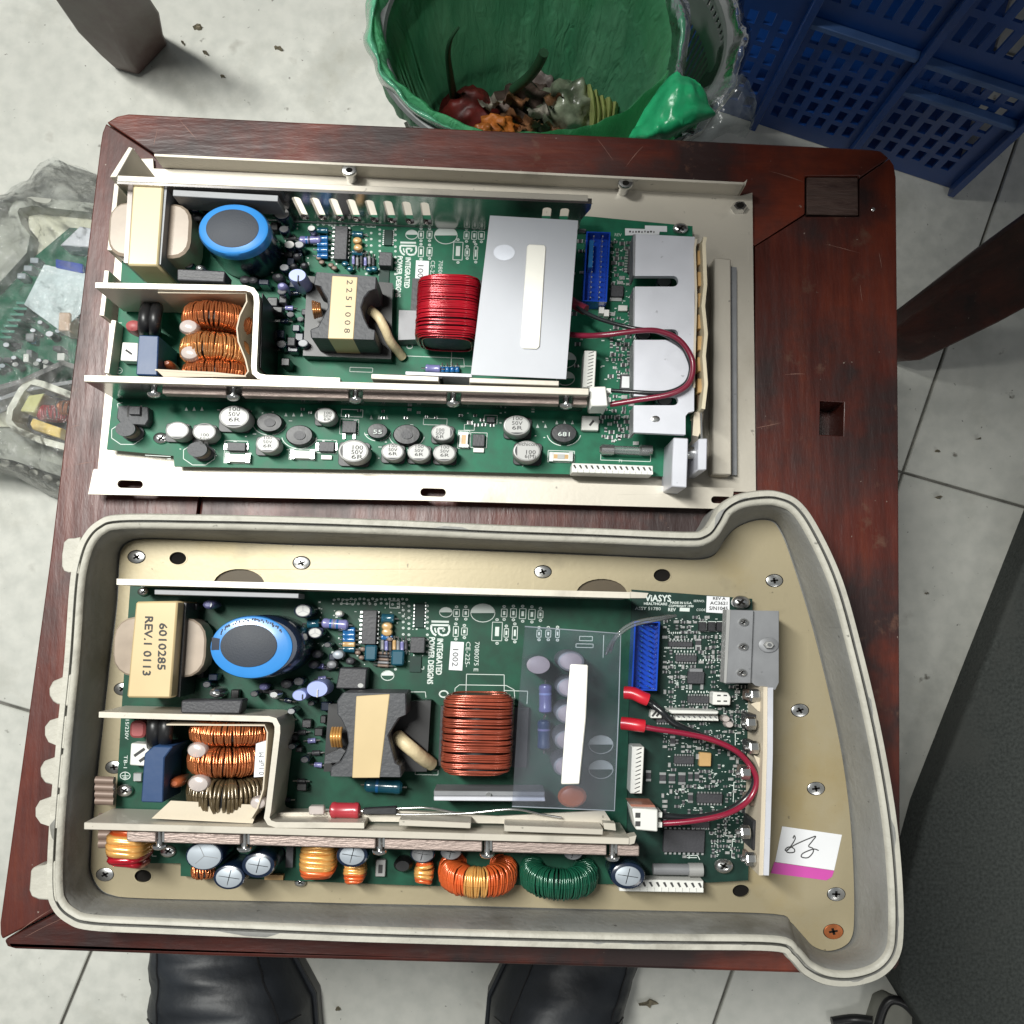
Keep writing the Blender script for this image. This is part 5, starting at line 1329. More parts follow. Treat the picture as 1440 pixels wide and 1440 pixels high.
    for k in range(110):
        x = random.choice((random.uniform(858, 889), random.uniform(845, 889))); y = random.uniform(336, 622)
        s.poly(rect(x, y, random.uniform(1, 4.5), random.uniform(.9, 1.7)))
    for x, y in ((858, 345), (861, 355)): s.ring(x, y, 2, 1.6)
    s.path(rect(880, 662-22, 70, 16), .8, True); s.text('F1', 870, 650, 4)
    s.build(u)
    mk('surface_parts', *join(L2), 'chip', u, kind='stuff', smooth=False); mk('surface_parts_pale', *join(L3), 'cap_top', u, kind='stuff', smooth=False); mk('surface_part_ends', *join(L1), 'solder', u, kind='stuff', smooth=False)
def logo(s, x, y, k):
    # the "ip" mark: a stem and a rounded p with a spiral bowl, lying on its side
    def q(*pts): return [(x+a*k, y+b*k) for a, b in pts]
    s.path(q((-11, -9), (11, -8.5)), 2.6*k)
    s.path(q((-11, -4.6), (11, -4.2), (11.5, 3), (9, 7.6), (3, 8.6), (-1.5, 6.6), (-2.4, 2), (-2.4, -.5), (4.6, -.3), (5.2, 2.2), (3, 3)), 2.5*k)
    s.path(q((-11, -4.6), (-11.4, 1), (-9, 6), (-5, 8.6)), 2.5*k); s.path(q((-6.6, -1), (-6.4, 2), (-4.8, 5)), 1.8*k)
upper()
# ================================================================== LOWER UNIT
def closed_cr(pts, sub):
    n = len(pts); out = []
    for i in range(n):
        p0, p1, p2, p3 = pts[i-1], pts[i], pts[(i+1) % n], pts[(i+2) % n]
        for k in range(sub):
            t = k/sub
            out.append(tuple(.5*((2*p1[c])+(p2[c]-p0[c])*t+(2*p0[c]-5*p1[c]+4*p2[c]-p3[c])*t*t+(3*p1[c]-p0[c]-3*p2[c]+p3[c])*t**3) for c in (0, 1)))
    return out
OF = [((97, 830), (163, 850)), ((103, 790), (166, 790)), ((115, 756), (169, 773)), ((136, 733), (180, 762)), ((170, 723), (205, 757.5)), ((280, 723.5), (290, 760)), ((400, 726), (400, 765)), ((550, 731), (550, 769)), ((700, 738), (700, 774)), ((840, 743), (840, 780)),
      ((960, 748), (945, 785)), ((988, 745), (985, 786)), ((1001, 730), (1007, 779)), ((1013, 710), (1021, 758)), ((1035, 696), (1038, 741)), ((1065, 690), (1064, 731)), ((1095, 691), (1086, 732)), ((1125, 705), (1098, 745)),
      ((1152, 743), (1112, 778)), ((1185, 815), (1140, 866)), ((1212, 910), (1163, 955)), ((1238, 1020), (1183, 1045)), ((1258, 1130), (1196, 1135)), ((1268, 1220), (1202, 1220)), ((1271, 1300), (1203, 1292)), ((1265, 1345), (1199, 1320)), ((1240, 1374), (1186, 1333)),
      ((1200, 1387), (1165, 1338)), ((1160, 1385), (1145, 1331)), ((1129, 1370), (1129, 1314)), ((1108, 1348), (1113, 1297)), ((1084, 1338), (1090, 1286)), ((940, 1336), (940, 1282)), ((790, 1333), (790, 1279)), ((640, 1329), (640, 1275)), ((500, 1325), (500, 1272)), ((400, 1321), (400, 1269)),
      ((230, 1314), (200, 1264)), ((128, 1309), (155, 1259)), ((94, 1298), (137, 1248)), ((73, 1277), (127, 1228)), ((66, 1245), (126, 1205)), ((69, 1160), (131, 1130)), ((80, 1030), (143, 1020)), ((90, 930), (153, 930))]
def lower():
    random.seed(33); SL[0], SL[1] = .020, -.045
    u = thing('circuit_assembly', 'lower power supply board in a cast grey tray with scalloped left edge', 'circuit assembly', P(640, 1030, 0))
    sub = 6
    O = [P(x, y, 37) for x, y in closed_cr([a for a, b in OF], sub)]
    F = [P(x, y, 7) for x, y in closed_cr([b for a, b in OF], sub)]
    n = len(O)
    nr = []
    for i in range(n):
        t = (O[(i+2) % n]-O[i-2]); t.z = 0; t.normalize(); nr.append(Vector((t.y, -t.x, 0)))
    # orientation: make normals point inwards
    cen = sum(O, Vector((0, 0, 0)))/n
    if sum(nr[i].dot(cen-O[i]) for i in range(n)) < 0: nr = [-v for v in nr]
    def ring(d, h): return [Vector((O[i].x+nr[i].x*d/1000, O[i].y+nr[i].y*d/1000, ZT+h/1000)) for i in range(n)]
    prof = [(1.0, .4), (.6, 30), (0, 36), (.3, 37.4), (.9, 38), (3.0, 38), (3.2, 34.5), (4.0, 34.5), (4.2, 37.6), (4.8, 38.0), (5.8, 37.8), (6.6, 37.0), (7.2, 34)]
    rings = [ring(d, h) for d, h in prof]
    I = ring(7.7, 32)
    rings.append(I)
    for f, h in ((.35, 22), (.75, 11.5), (.93, 8)):
        rings.append([Vector((I[i].x*(1-f)+F[i].x*f, I[i].y*(1-f)+F[i].y*f, ZT+h/1000)) for i in range(n)])
    rings.append([Vector((F[i].x, F[i].y, ZT+6.0/1000)) for i in range(n)])
    def loft(rs, close=False):
        vs = [v for r in rs for v in r]; fs = []
        for j in range(len(rs)-1):
            for i in range(n): fs.append((j*n+i, j*n+(i+1) % n, (j+1)*n+(i+1) % n, (j+1)*n+i))
        return vs, fs
    random.seed(5)
    rings = [[p+Vector((0, 0, .0004*noise.noise(p*70))) for p in r] for r in rings]
    vs, fs = loft(rings)
    fs.append(tuple((len(rings)-1)*n+i for i in range(n))); fs.append(tuple(reversed(range(n))))
    # shaded wall tone below, lit lip tone above
    mk('tray', vs, fs, 'tray', u, ang=50)
    lip = [ring(d, h) for d, h in ((-.15, 30), (-.15, 36.2), (.3, 37.6), (.6, 38.25), (2.9, 38.1), (3.1, 36))]
    mk('outer_lip', *loft(lip), 'tray_paint_lit', u, ang=50)
    lip = [ring(d, h) for d, h in ((4.1, 36), (4.2, 38.4), (4.6, 38.9), (5.8, 38.7), (6.6, 38.0), (7.0, 36.8))]
    mk('inner_lip', *loft(lip), 'tray_paint_lit', u, ang=50)
    for lug in ([(104, 757), (96, 757), (90, 762), (87, 780), (87, 796), (90, 803), (96, 805), (102, 805)],
                [(92, 950), (84, 954), (74, 958), (69, 968), (69, 978), (74, 986), (80, 990), (90, 992)],
                [(88, 1008), (80, 1010), (70, 1013), (63, 1022), (63, 1034), (68, 1044), (78, 1048), (86, 1052)],
                [(83, 1062), (74, 1066), (62, 1070), (56, 1080), (57, 1092), (63, 1101), (74, 1104), (80, 1108)],
                [(78, 1118), (68, 1122), (56, 1126), (50, 1136), (50, 1148), (57, 1158), (66, 1161), (76, 1164)],
                [(72, 1212), (62, 1217), (48, 1219), (43, 1224), (41, 1252), (44, 1261), (54, 1265), (68, 1266), (76, 1268)]):
        cy0 = sum(p[1] for p in lug)/len(lug); xin = max(p[0] for p in lug)+9
        lug = [(xin, lug[0][1]-2)]+lug+[(xin-2, lug[-1][1]+2)]
        prism('hinge_lug', lug, 27, 37.5, 'tray_paint_lit', u, bev=.6)
    # chromated plate with real holes
    Fp = closed_cr([b for a, b in OF], 4)
    cx_, cy_ = 660, 1030
    pl = [(x+(cx_-x)/max(1, math.hypot(cx_-x, cy_-y))*2.2, y+(cy_-y)/max(1, math.hypot(cx_-x, cy_-y))*1.8) for x, y in Fp]
    holes = [ell(x, y, r, n=18)[::-1] for x, y, r in ((250, 785, 12), (931, 809, 12), (201, 1232, 12.5), (1042, 1253, 12))]
    holes += [ell(336, 822, 36, 22, 26)[::-1], ell(846, 836, 36, 22, 26)[::-1]]
    prism('mounting_plate', pl, 6.4, 8, 'brass', u, holes=holes)
    for x, y in ((250, 785), (931, 809), (201, 1232), (1042, 1253)):
        prism('hole_floor', ell(x, y, 14, n=18), 6.05, 6.3, 'recess_shade', u)
        o = [ell(x, y, 13.6, n=22), ell(x, y, 11.9, n=22)[::-1]]
        mk('hole_collar', *prism_vf(o, 7.9, 8.25), 'brass', u)
    for x, y in ((336, 822), (846, 836)): prism('recess_floor', ell(x, y, 37, 23), 6.05, 6.25, pm('brown_recess', (.07, .05, .025), .6), u)
    for x, y, r in ((192, 783, 11.5), (424, 791.5, 11.5), (763.5, 804, 11.3), (1089, 816.5, 11.3), (1125, 999, 11.5), (1147.5, 1109, 11.5), (1176, 1257.5, 11.8), (172, 969, 11), (160, 1079, 11), (147.5, 1230, 11.5)):
        flat_screw(x, y, r, 8, u)
    cp = flat_screw(1172, 1310, 13, 8, u, MT['copper']); cp['label'] = 'copper coloured screw'
    for x, y, r in ((346-20+660-360, 0, 0),): pass
    # paper label
    lb = prism('paper_label', [(1100, 1162), (1184, 1174), (1173, 1224), (1090, 1212)], 8.05, 8.3, 'label', u, label='white paper label with pink lower edge and handwritten mark')
    prism('pink_band', [(1089, 1212.5), (1173, 1224.5), (1170, 1233), (1162, 1238), (1084, 1228)], 8.05, 8.32, 'pink', lb)
    l = []
    for st_ in ([(1115, 1179), (1117, 1175), (1118, 1180), (1112, 1190), (1107, 1196), (1104, 1195), (1109, 1191), (1116, 1193), (1117, 1198), (1109, 1199), (1106, 1196), (1116, 1189), (1126, 1184), (1138, 1179), (1147, 1176), (1142, 1183), (1137, 1190), (1143, 1193), (1143, 1199), (1136, 1206), (1127, 1205), (1129, 1200), (1140, 1195), (1146, 1194), (1151, 1196)],):
        l.append(tube_vf(spline([P(x, y, 8.36) for x, y in st_], 5), .00028, 5))
    mk('handwriting', *join(l), 'ink', lb)
    # board
    B = 13.6
    pcb = [(183, 824), (888, 836), (892, 829), (1058, 842), (1056, 1100), (1052, 1238), (1000, 1240), (600, 1246), (400, 1238), (254, 1232), (254, 1214), (200, 1214), (160, 1150), (166, 1010)]
    mainb = [(183, 824), (888, 836), (884, 1000), (880, 1243), (600, 1246), (400, 1238), (254, 1232), (254, 1214), (200, 1214), (162, 1150), (170, 1010)]
    rightb = [(888.4, 829), (1058, 842), (1056, 1100), (1052, 1238), (1000, 1241), (880.6, 1243), (884.6, 1000)]
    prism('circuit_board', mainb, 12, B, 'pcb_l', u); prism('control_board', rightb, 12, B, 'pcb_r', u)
    for x, y in ((220, 860), (860, 860), (1030, 1220), (230, 1200)): lathe('standoff', x, y, [(8, 8), (8, 12)], 'steel', u, n=10, href=12)
    s = Silk(B+.06)
    # fins and bent bracket
    strip('heatsink_fin', [(164, 818), (400, 824), (886, 837)], 8.5, 14, 48, 'alu', u)
    prism('fin_end', [(886, 832), (912, 834), (908, 841), (886, 841)], 40, 47.6, 'alu', u)
    strip('heatsink_bar', [(217, 832.5), (420, 838)], 7, 30, 44, 'alu_dark', u)
    strip('bent_bracket', [(139, 1005), (250, 1008), (378, 1011), (386, 1013), (390, 1021), (390, 1030), (377, 1140), (375, 1150), (379, 1157), (388, 1160), (512, 1161)], 8, 16, 48, 'alu', u)
    strip('heatsink_fin', [(118, 1161.5), (885, 1183)], 10, 15, 48, 'alu', u)
    prism('fin_end', [(885, 1177), (895, 1175), (892, 1186), (885, 1188)], 40, 47.5, 'alu', u)
    strip('inner_plate', [(561, 1157), (662, 1161)], 8.5, 26, 49.5, 'alu', u); strip('inner_plate', [(709, 1165), (848, 1170)], 8.5, 26, 49.5, 'alu', u)
    prism('flange_shelf', [(390, 1143), (560, 1140), (700, 1148), (850, 1140), (866, 1165), (700, 1158), (512, 1155), (392, 1152)], 33, 35, 'alu', u)
    prism('tab', [(848, 1157), (865, 1158), (866, 1168), (850, 1166)], 40, 46, 'alu', u)
    for a, b in ((178, 219), (229, 338), (350, 528), (540, 678), (692, 853), (868, 899)):
        ya = 1167+(a-118)*.0285; yb = 1167+(b-118)*.0285
        prism('clamp_bar', [(a, ya), (b, yb), (b, yb+15), (a, ya+15)], 38, 45, 'clamp', u, bev=.4)
    for x, y in ((224, 1188), (344, 1191), (534, 1195), (685, 1200), (861, 1204)):
        bolt_y(u, x, y, 41, 3.4, 10, y-26)
        prism('washer_clip', [(x+4, y-19), (x+7, y-19), (x+7, y-4), (x+4, y-4)], 40, 45.2, 'steel', u)
    # transformer with number
    t = prism('input_transformer', [(191, 846), (250, 845), (240, 982), (178, 981)], 16, 47, 'tape', u, bev=.8)
    mk('printed_number', *join([text_vf('6010285', 224, 876, 11, 47.1, down=True, length=66, bold=.25), text_vf('REV.1 0113', 204, 866, 11, 47.1, down=True, length=84, bold=.25)]), 'ink', t, smooth=False)
    prism('side_laminate', [(250, 847), (262, 848), (253, 980), (240, 980)], 16, 38, 'black', t)
    prism('coil', rrect(224, 910, 130, 84, 30), 20, 34, 'bobbin', t, bev=.8)
    c = lathe('capacitor', 368, 909, [(57, B), (58, B+2), (58, 40), (56, 44), (50, 46)], 'cap_dark', u, n=48, href=44, label='large blue ringed capacitor with printed rim')
    lathe('blue_rim', 354, 910, [(58, 41.4), (58, 44.6), (56, 46.6), (50, 47.2)], 'blue_sleeve', c, n=48, href=46)
    lathe('top_disc', 350, 908, [(39, 47.1), (39, 47.6), (38, 47.7)], 'cap_disc', c, n=48, href=47)
    l = []
    for k in range(34):
        a = R_(-150+k*3.6); rr = 51+random.uniform(-1.5, 1.5)
        x, y = 354+rr*math.cos(a), 910+rr*.75*math.sin(a)
        if random.random() < .8: l.append(prism_vf([rect(x, y, random.uniform(1.2, 3), random.uniform(2, 4))], 46.9, 47.34))
    l.append(prism_vf([[(298, 896), (309, 898), (308, 914), (297, 914)]], 46.9, 47.34))
    mk('rim_print', *join(l), 'cap_dark', c, smooth=False, kind='stuff')
    # small parts
    radial(u, 426, 859, 13, B, 30, 'cap_dark', 'cap_top', .78, 3); radial(u, 443, 890, 11, B, 28, 'cap_dark', 'cap_top', .78, 3)
    dome(u, 292, 850, 9, B, 30, 'lilac'); prism('polarity_mark', chord(292, 850, 6, -40, 60), 29.9, 30.2, 'label', u)
    for x, y, r, m in ((476, 863, 6, 'white'), (445, 920, 8, 'chip'), (475, 921, 9, 'cap_top_l'), (440, 935, 8, 'chip'), (466, 935, 8, 'alu_dark'), (492, 930, 7, 'chip'), (402, 962, 9, 'chip'), (386, 977, 9, 'alu_dark'), (370, 966, 7, 'lilac')):
        dome(u, x, y, r, B, 24, m)
    d = lathe('disc_capacitor', 446, 969, [(13, 18), (15.5, 22), (15.5, 36), (14, 38)], 'pale_blue', u, n=26); prism('lead', rect(446, 975, 1.8, 11), 32, 38.6, 'steel', d)
    d = lathe('disc_capacitor', 421, 978, [(8, 18), (10.5, 22), (10.5, 35), (9, 36)], 'pale_blue', u, n=22); prism('lead', rect(425, 980, 1.5, 7), 32, 36.6, 'ink', d)
    axial(u, 453, 876, 490, 879, 2.3, 20, 'lilac', ('blue_part', 'alu_dark', 'blue_part')); axial(u, 432, 877, 450, 877, 2.3, 18, 'teal_part')
    for k, m in enumerate(('blue_part', 'blue_part', 'blue_part', 'tan', 'teal_part')): axial(u, 482, 886+k*6.6, 500, 886.6+k*6.6, 1.7, 17, m)
    chip(u, 519, 882, 20, 48, B, 6, 8, 'x', 'dip_chip', pl=4)
    dome(u, 544, 881, 8, B, 20, 'tan'); dome(u, 544, 889, 8, B, 20, 'tan'); axial(u, 536, 869, 555, 870, 2.2, 17, 'teal_part'); axial(u, 536, 896, 553, 896, 1.6, 16, 'blue_part')
    for x, y, w1, h1 in ((521, 918, 17, 22), (559, 925, 18, 22)): prism('box_capacitor', rect(x, y, w1, h1), B, B+7, 'teal_part', u, bev=.8); 
    for k in range(7): axial(u, 538+k*5.5, 900+(k % 3), 538+k*5.5, 914+(k % 3), .9, 17, ('alu_dark', 'lilac', 'chip', 'tan')[k % 4])
    for k in range(5): axial(u, 531, 918+k*4.4, 547, 919+k*4.4, .7, 16, ('bead', 'chip', 'bead', 'alu_dark', 'bead')[k])
    for x, y in ((503, 918), (508, 925), (510, 913), (548, 899)): dome(u, x, y, 4.5, B, 19, 'bead')
    r_ = prism('relay', [(478, 939), (516, 940), (514, 969), (472, 968)], B, 26, 'chip', u, bev=.5); lathe('moulding_mark', 507, 964, [(4, 25.9), (4, 26.15)], 'cap_top', r_, n=12)
    chip(u, 587, 907, 20, 22, B, 7, 0, name='relay'); chip(u, 590, 866, 14, 34, B, 1.2, 7, 'x', 'socket_chip', 'pcb_r', pl=2.4); prism('board_module', rect(584, 934, 16, 22), B, B+1.2, 'pcb_r', u)
    shade_cluster(u, [(268, 845), (340, 846), (300, 868), (285, 900), (300, 945), (360, 965), (400, 960), (380, 985), (262, 980)], 14, B, 61)
    shade_cluster(u, [(420, 900), (470, 905), (470, 960), (450, 1085), (400, 1130), (398, 1010), (400, 985)], 26, B, 62, avoid=((446, 969, 20, 14), (421, 978, 14, 11)))
    # choke bay
    m = prism('rectifier', [(255, 985), (341, 984), (337, 1004), (254, 1003)], 34, 45, 'chip', u, bev=.6)
    lathe('bolt', 301, 975, [(10, 34), (10, 42), (7, 45), (2, 46)], 'steel', m, n=16)
    lathe('bolt', 385, 977, [(7, 34), (7, 40), (5, 43)], 'steel', m, n=14)
    v = prism('varistor', rrect(193, 1026, 22, 24, 7), B, 28, 'varistor', u, bev=1)
    for x in (216, 232): tube('rubber_capacitor', [(x, 1048, 16), (x, 1040, 34), (x+1, 1024, 38), (x+2, 1012, 34), (x+2, 1008, 18)], 3.4, 'rubber', u, sides=10)
    prism('film_capacitor', [(203, 1060), (216, 1049), (243, 1050), (231, 1066), (229, 1129), (198, 1128)], 16, 42, 'blue_box', u, bev=.5)
    w_ = prism('terminal_block', [(184, 1045), (213, 1047), (210, 1078), (182, 1076)], B, 22, 'white', u, bev=.5); prism('slot', rect(196, 1058, 18, 4, -35), 21.9, 22.1, 'ink', w_); prism('slot', rect(200, 1068, 10, 4, -35), 21.9, 22.1, 'ink', w_)
    prism('small_clip', rect(193, 1093, 12, 12), B, 17, 'solder', u, bev=.3)
    screw(175, 1112, 11, 16, u, name='board_screw'); screw(201, 832, 8, 15, u, name='board_screw'); 
    o = screw(236, 1197, 11, 15, u, name='board_screw'); screw(422, 1241, 8, 10, u, name='board_screw')
    dome(u, 245, 1102, 10, B, 34, 'orange_disc', 'disc_capacitor')
    for k in range(4): axis_cyl('ferrite_bead', P(135, 1097+k*9.6, 22), P(161, 1098+k*9.6, 22), [(0, 1.2), (0, 1.9), (1, 1.9), (1, 1.2)], 'bead', u, n=16)
    for k in range(4): axis_cyl('ferrite_bead', P(140, 1150+k*12, 20), P(156, 1150+k*12, 20), [(0, 1.2), (0, 2.2), (1, 2.2), (1, 1.2)], 'bead', u, n=16)
    toroid('choke', 313, 1034, 60, 31, 47, 100, .60, 'copper', u, rc=.30)
    toroid('choke', 304, 1074, 52, 38, 45, 84, .62, 'copper', u, rc=.30)
    toroid('choke', 308, 1123, 58, 42, 44, 60, .95, 'copper_dk', u, rc=.30)
    for x, y, r in ((276, 1056, 15), (278, 1103, 16), (362, 1130, 12)): dome(u, x, y, r, 34, 45, 'glue', 'glue_blob')
    strip('insulating_sheet', [(234, 1019), (372, 1020), (376, 1030), (374, 1060), (370, 1110), (362, 1136), (352, 1152)], 2, 16, 46, 'paper', u)
    prism('paper_flap', [(240, 1126), (340, 1131), (366, 1132), (355, 1158), (213, 1151)], 41, 41.6, 'paper', u)
    tg = prism('printed_capacitor', [(360, 1046), (374, 1042), (371, 1092), (357, 1093)], 20, 44, 'label', u)
    mk('printed_value', *join([text_vf('0.1uF M', 371, 1090, 7, 44.08, flip=True), ]), 'ink', tg, smooth=False)
    # main transformer, inductor
    ferrite_core(u, [(474, 986), (482, 974), (571, 975), (572, 1005), (562, 1009), (553, 1022), (546, 1034), (550, 1050), (556, 1073), (563, 1077), (565, 1093), (464, 1092), (465, 1079), (478, 1072), (486, 1058), (490, 1045), (488, 1030), (480, 1012), (474, 1004)],
                 [(501, 979), (548, 976), (534, 1094), (495, 1094)], 19, 45, [(462, 990), (606, 985), (600, 1085), (455, 1085)])
    for k in range(4): tube('copper_lead', [(468+k*4, 1024, 30), (466+k*4, 1036, 37), (468+k*4, 1049, 30)], .8, 'yellow_wire', u)
    prism('coil_clip', [(458, 1062), (480, 1052), (486, 1056), (476, 1072), (456, 1074)], 26, 34, 'ferrite', u)
    tube('sleeved_lead', [(560, 1036, 28), (568, 1044, 32), (580, 1054, 32), (592, 1064, 28), (606, 1074, 20)], 3.3, 'sleeve_cream', u, sides=10)
    solenoid('inductor', 671, 1034, 98, 108, 16, 44, 48, .48, 'brown_wire', u)
    prism('inductor_former', rect(680, 1036, 124, 84), B, 18, 'black', u)
    # axial parts by the fin
    axial(u, 513, 1104, 566, 1107, 3.2, 22, 'teal_part', ('blue_part',)); 
    axial(u, 464, 1139, 507, 1140, 3.4, 38, 'red_part', name='red_diode'); 
    for pp in ([(507, 1140, 38), (560, 1137, 38), (600, 1136, 39), (640, 1143, 37)], [(507, 1141, 38), (555, 1145, 38), (650, 1144, 38), (720, 1138, 40), (760, 1145, 38), (790, 1150, 38)]): tube('bare_lead', pp, .5, 'steel', u)
    prism('heatshrink', [(510, 1137), (558, 1134), (558, 1146), (510, 1146)], 36, 39, 'black', u, bev=.5)
    o = prism('nut', [(434, 1134), (455, 1134), (456, 1146), (434, 1146)], 35, 40, 'glue', u, bev=.5)
    o = prism('rectifier_sink', [(610, 1112), (766, 1113), (766, 1120), (610, 1119)], 22, 40, 'alu_dark', u, bev=.3); prism('plate_front', [(610, 1120), (766, 1121), (767, 1127), (610, 1126)], 22, 42, 'alu_face', o, bev=.3)
    lathe('bolt', 687, 1118, [(4, 30), (4, 41.5)], 'steel', o, n=10)
    # under the clear shield
    radial(u, 757, 935, 17, B, 40, 'cap_dark', 'pinkcap', .95, 0)
    axial(u, 767, 962, 767, 1003, 3.0, 24, 'lilac', ('pale_blue', 'lilac')); axial(u, 765, 1012, 765, 1054, 3.0, 22, 'blue_box', ('lilac',))
    for k in range(5): radial(u, 803-k*1.5, 930+k*37, 19, B, 41, 'alu_dark', 'pinkcap', .8, 0)
    prism('foam_strip', [(802, 934), (827, 935), (824, 1010), (815, 1103), (789, 1103), (796, 1010)], 47.95, 49, 'cream', u, bev=.5)
    d = dome(u, 805, 1121, 20, 30, 38, 'orange_disc', 'disc_capacitor')
    prism('shield', [(738, 881), (873, 891), (870, 1000), (864, 1140), (720, 1134), (728, 1000)], 47.4, 47.9, 'shield_l', u)
    mk('shield_edge', *tube_vf([P(x, y, 47.7) for x, y in ((738, 881), (873, 891), (870, 1000), (864, 1140), (720, 1134))], .00028, 5), 'cap_top_l', u)
    for k in range(2): tube('clear_strap', [(852+k*6, 920-k*3, 40), (866, 894+k*4, 47), (890, 876+k*4, 46), (930, 868+k*3, 40), (950, 866, 34)], .7, 'glass', u)
    # front row
    solenoid('wound_coil', 171, 1194, 44, 52, B+2, 38, 9, 1.9, 'orange_wire', u, sw=[(0, .22, 'orange_wire'), (.22, .7, 'yellow_wire'), (.7, 1, 'red_wire')])
    solenoid('wound_coil', 444, 1213, 42, 46, B, 30, 11, 1.4, 'orange_wire', u, sw=[(0, .7, 'yellow_wire'), (.7, 1, 'orange_wire')])
    solenoid('wound_coil', 497, 1229, 26, 24, B, 26, 7, 1.1, 'orange_wire', u, sw=[(.0, .6, 'yellow_wire')]); solenoid('wound_coil', 595, 1231, 22, 26, B, 26, 7, 1.1, 'orange_wire', u, sw=[(.1, .7, 'yellow_wire')])
    toroid('wound_coil', 281, 1229, 15, 16, 24, 24, .5, 'copper', u, rc=.4)
    toroid('large_toroid', 671, 1240, 54, 38, 36, 96, .60, 'orange_wire', u, tilt=8, rc=.30, sw=[(.20, .31, 'yellow_wire')])
    toroid('large_toroid', 789, 1243, 54, 38, 35, 110, .52, 'green_wire', u, tilt=8, rc=.30)
    for x, y, r, rt, tp in ((287, 1204, 26, .88, 'cap_top_l'), (322, 1234, 22, .80, 'cap_top_l'), (363, 1217, 23, .73, 'cap_top_l'), (495, 1203, 22, .76, 'cap_top_l'), (594, 1201, 17, .85, 'alu_dark'), (634, 1198, 15, .9, 'alu_dark'), (806, 1199, 14, .9, 'alu_dark'), (883, 1232, 24, .72, 'cap_top_l')):
        radial(u, x, y, r, B, 36 if r > 20 else 28, 'cap_dark', tp, rt, 3 if r > 24 else 4, a0=.2)
    o = prism('surface_part', rect(535, 1221, 14, 24), B, B+3, 'cap_top', u, bev=.3); prism('mark', rect(535, 1222, 6, 12), B+2.9, B+3.1, 'ink', o)
    lathe('black_coil', 566, 1218, [(12, B), (13, B+6), (9, B+9), (6, B+9)], 'rubber', u)
    prism('surface_part', rect(385, 1234, 26, 7), B, B+3, 'tan', u); prism('surface_part', rect(407, 1205, 10, 30), B, B+4, 'chip', u)
    strip_conn(u, 930, 1246, 118, 17, B, 22, 12, 'x', 'edge_connector')
    fz = axis_cyl('tube_fuse', P(918, 1222, 18), P(988, 1223, 18), [(0, 2.6), (1, 2.6)], 'alu_dark', u, n=14); axis_cyl('end_cap', P(968, 1223, 18), P(988, 1223, 18), [(0, 3.1), (1, 3.1)], 'cap_top', fz, n=14)
    screw(1018, 1218, 13, 16, u, name='board_screw', dome=2)
    # printing on the main board
    logo(s, 619, 884, 1.12)
    s.text('INTEGRATED', 615, 898, 8, down=True, length=51, bold=.24); s.text('POWER DESIGNS', 603.5, 896, 8, down=True, length=66, bold=.24)
    s.text('7080075 E', 668, 902, 6.4, down=True, length=42); s.text('CE-225-', 655.5, 902, 6.4, down=True, length=36)
    o = prism('paper_label', [(634, 902), (652.5, 903), (650, 943), (631, 942)], B+.12, B+.35, 'label', u); mk('handwritten_number', *join([text_vf('1002', 637, 910, 8, B+.42, down=True, length=27)]), 'ink', o, smooth=False)
    s.halfcap(679, 862, 17); s.halfcap(627, 861, 9); s.halfcap(545, 950, 9); s.halfcap(845, 1047, 17); s.halfcap(845, 1082, 17)
    for x, y, w1, h1 in ((642, 862, 8, 10), (655, 862, 8, 10), (641, 888, 7, 14), (653, 888, 8, 10), (699, 888, 14, 26), (712, 890, 6, 12), (724, 890, 7, 18), (709, 862, 8, 11), (722, 862, 8, 12), (735, 863, 9, 14), (748, 864, 9, 14), (760, 864, 7, 10), (758, 891, 6, 10), (771, 891, 7, 10), (784, 891, 5, 11)):
        s.box(x, y, w1, h1); s.poly(rect(x, y, w1*.4, h1*.5)); s.ring(x, y-h1*.5-3.6, 1.8, 1.4); s.ring(x, y+h1*.5+3.6, 1.8, 1.4)
    for (x, y, n_, dx, dy) in ((470, 843, 18, 6, 0), (480, 849, 12, 8, 0), (575, 852, 9, 0, 8), (601, 852, 9, 0, 8), (567, 848, 8, 0, 9), (556, 905, 5, 0, 9)):
        for k in range(n_): s.ring(x+dx*k, y+dy*k+random.uniform(-1, 1), 1.4, 1.4)
    s.box(555, 850, 14, 10); s.box(490, 846, 18, 6); s.path([(578, 940), (596, 941), (596, 937)], 1)
    s.path([(655, 981), (656, 948), (709, 949), (709, 981)], .9); s.path([(639, 981), (640, 968), (646, 963), (712, 964), (723, 970), (724, 984)], .9); s.path([(709, 971), (742, 972), (741, 990)], .9)
    s.path([(548, 973), (598, 973), (599, 981)], .9); s.ring(624, 976, 6, 2); s.path([(849, 893), (848, 925)], .9); s.box(824, 898, 18, 6); s.box(822, 908, 24, 5)
    for k in range(100):
        x = random.uniform(430, 600); y = random.uniform(844, 935); s.poly(rect(x, y, random.uniform(1, 3.4), random.uniform(.9, 2.4)))
    s.text('115/230V', 177, 1000+6, 5, down=True, length=34); s.text('TB-1', 174.5, 1062, 5, down=True, length=18)
    s.ring(176, 1091, 7, 1.0); s.line(171, 1091, 181, 1091); s.line(176, 1085, 176, 1097); s.line(173, 1094, 179, 1094)
    s.path([(214, 1196), (214, 1204), (220, 1204)], 1); s.box(600, 1086, 32, 7, .8)
    # ---- control board at the right
    s.text('ViASYS', 907, 845.5, 9, length=36, bold=.22); s.text('HEALTHCARE', 905, 850.5, 3.4, length=33, bold=.1)
    s.text('ASSY 51780', 893, 857.5, 4.4, length=36); s.text('MADE IN U.S.A.', 942, 849, 3.2, length=31, bold=.08); s.text('COPYRIGHT 1999', 940, 853.5, 3.0, length=35, bold=.08)
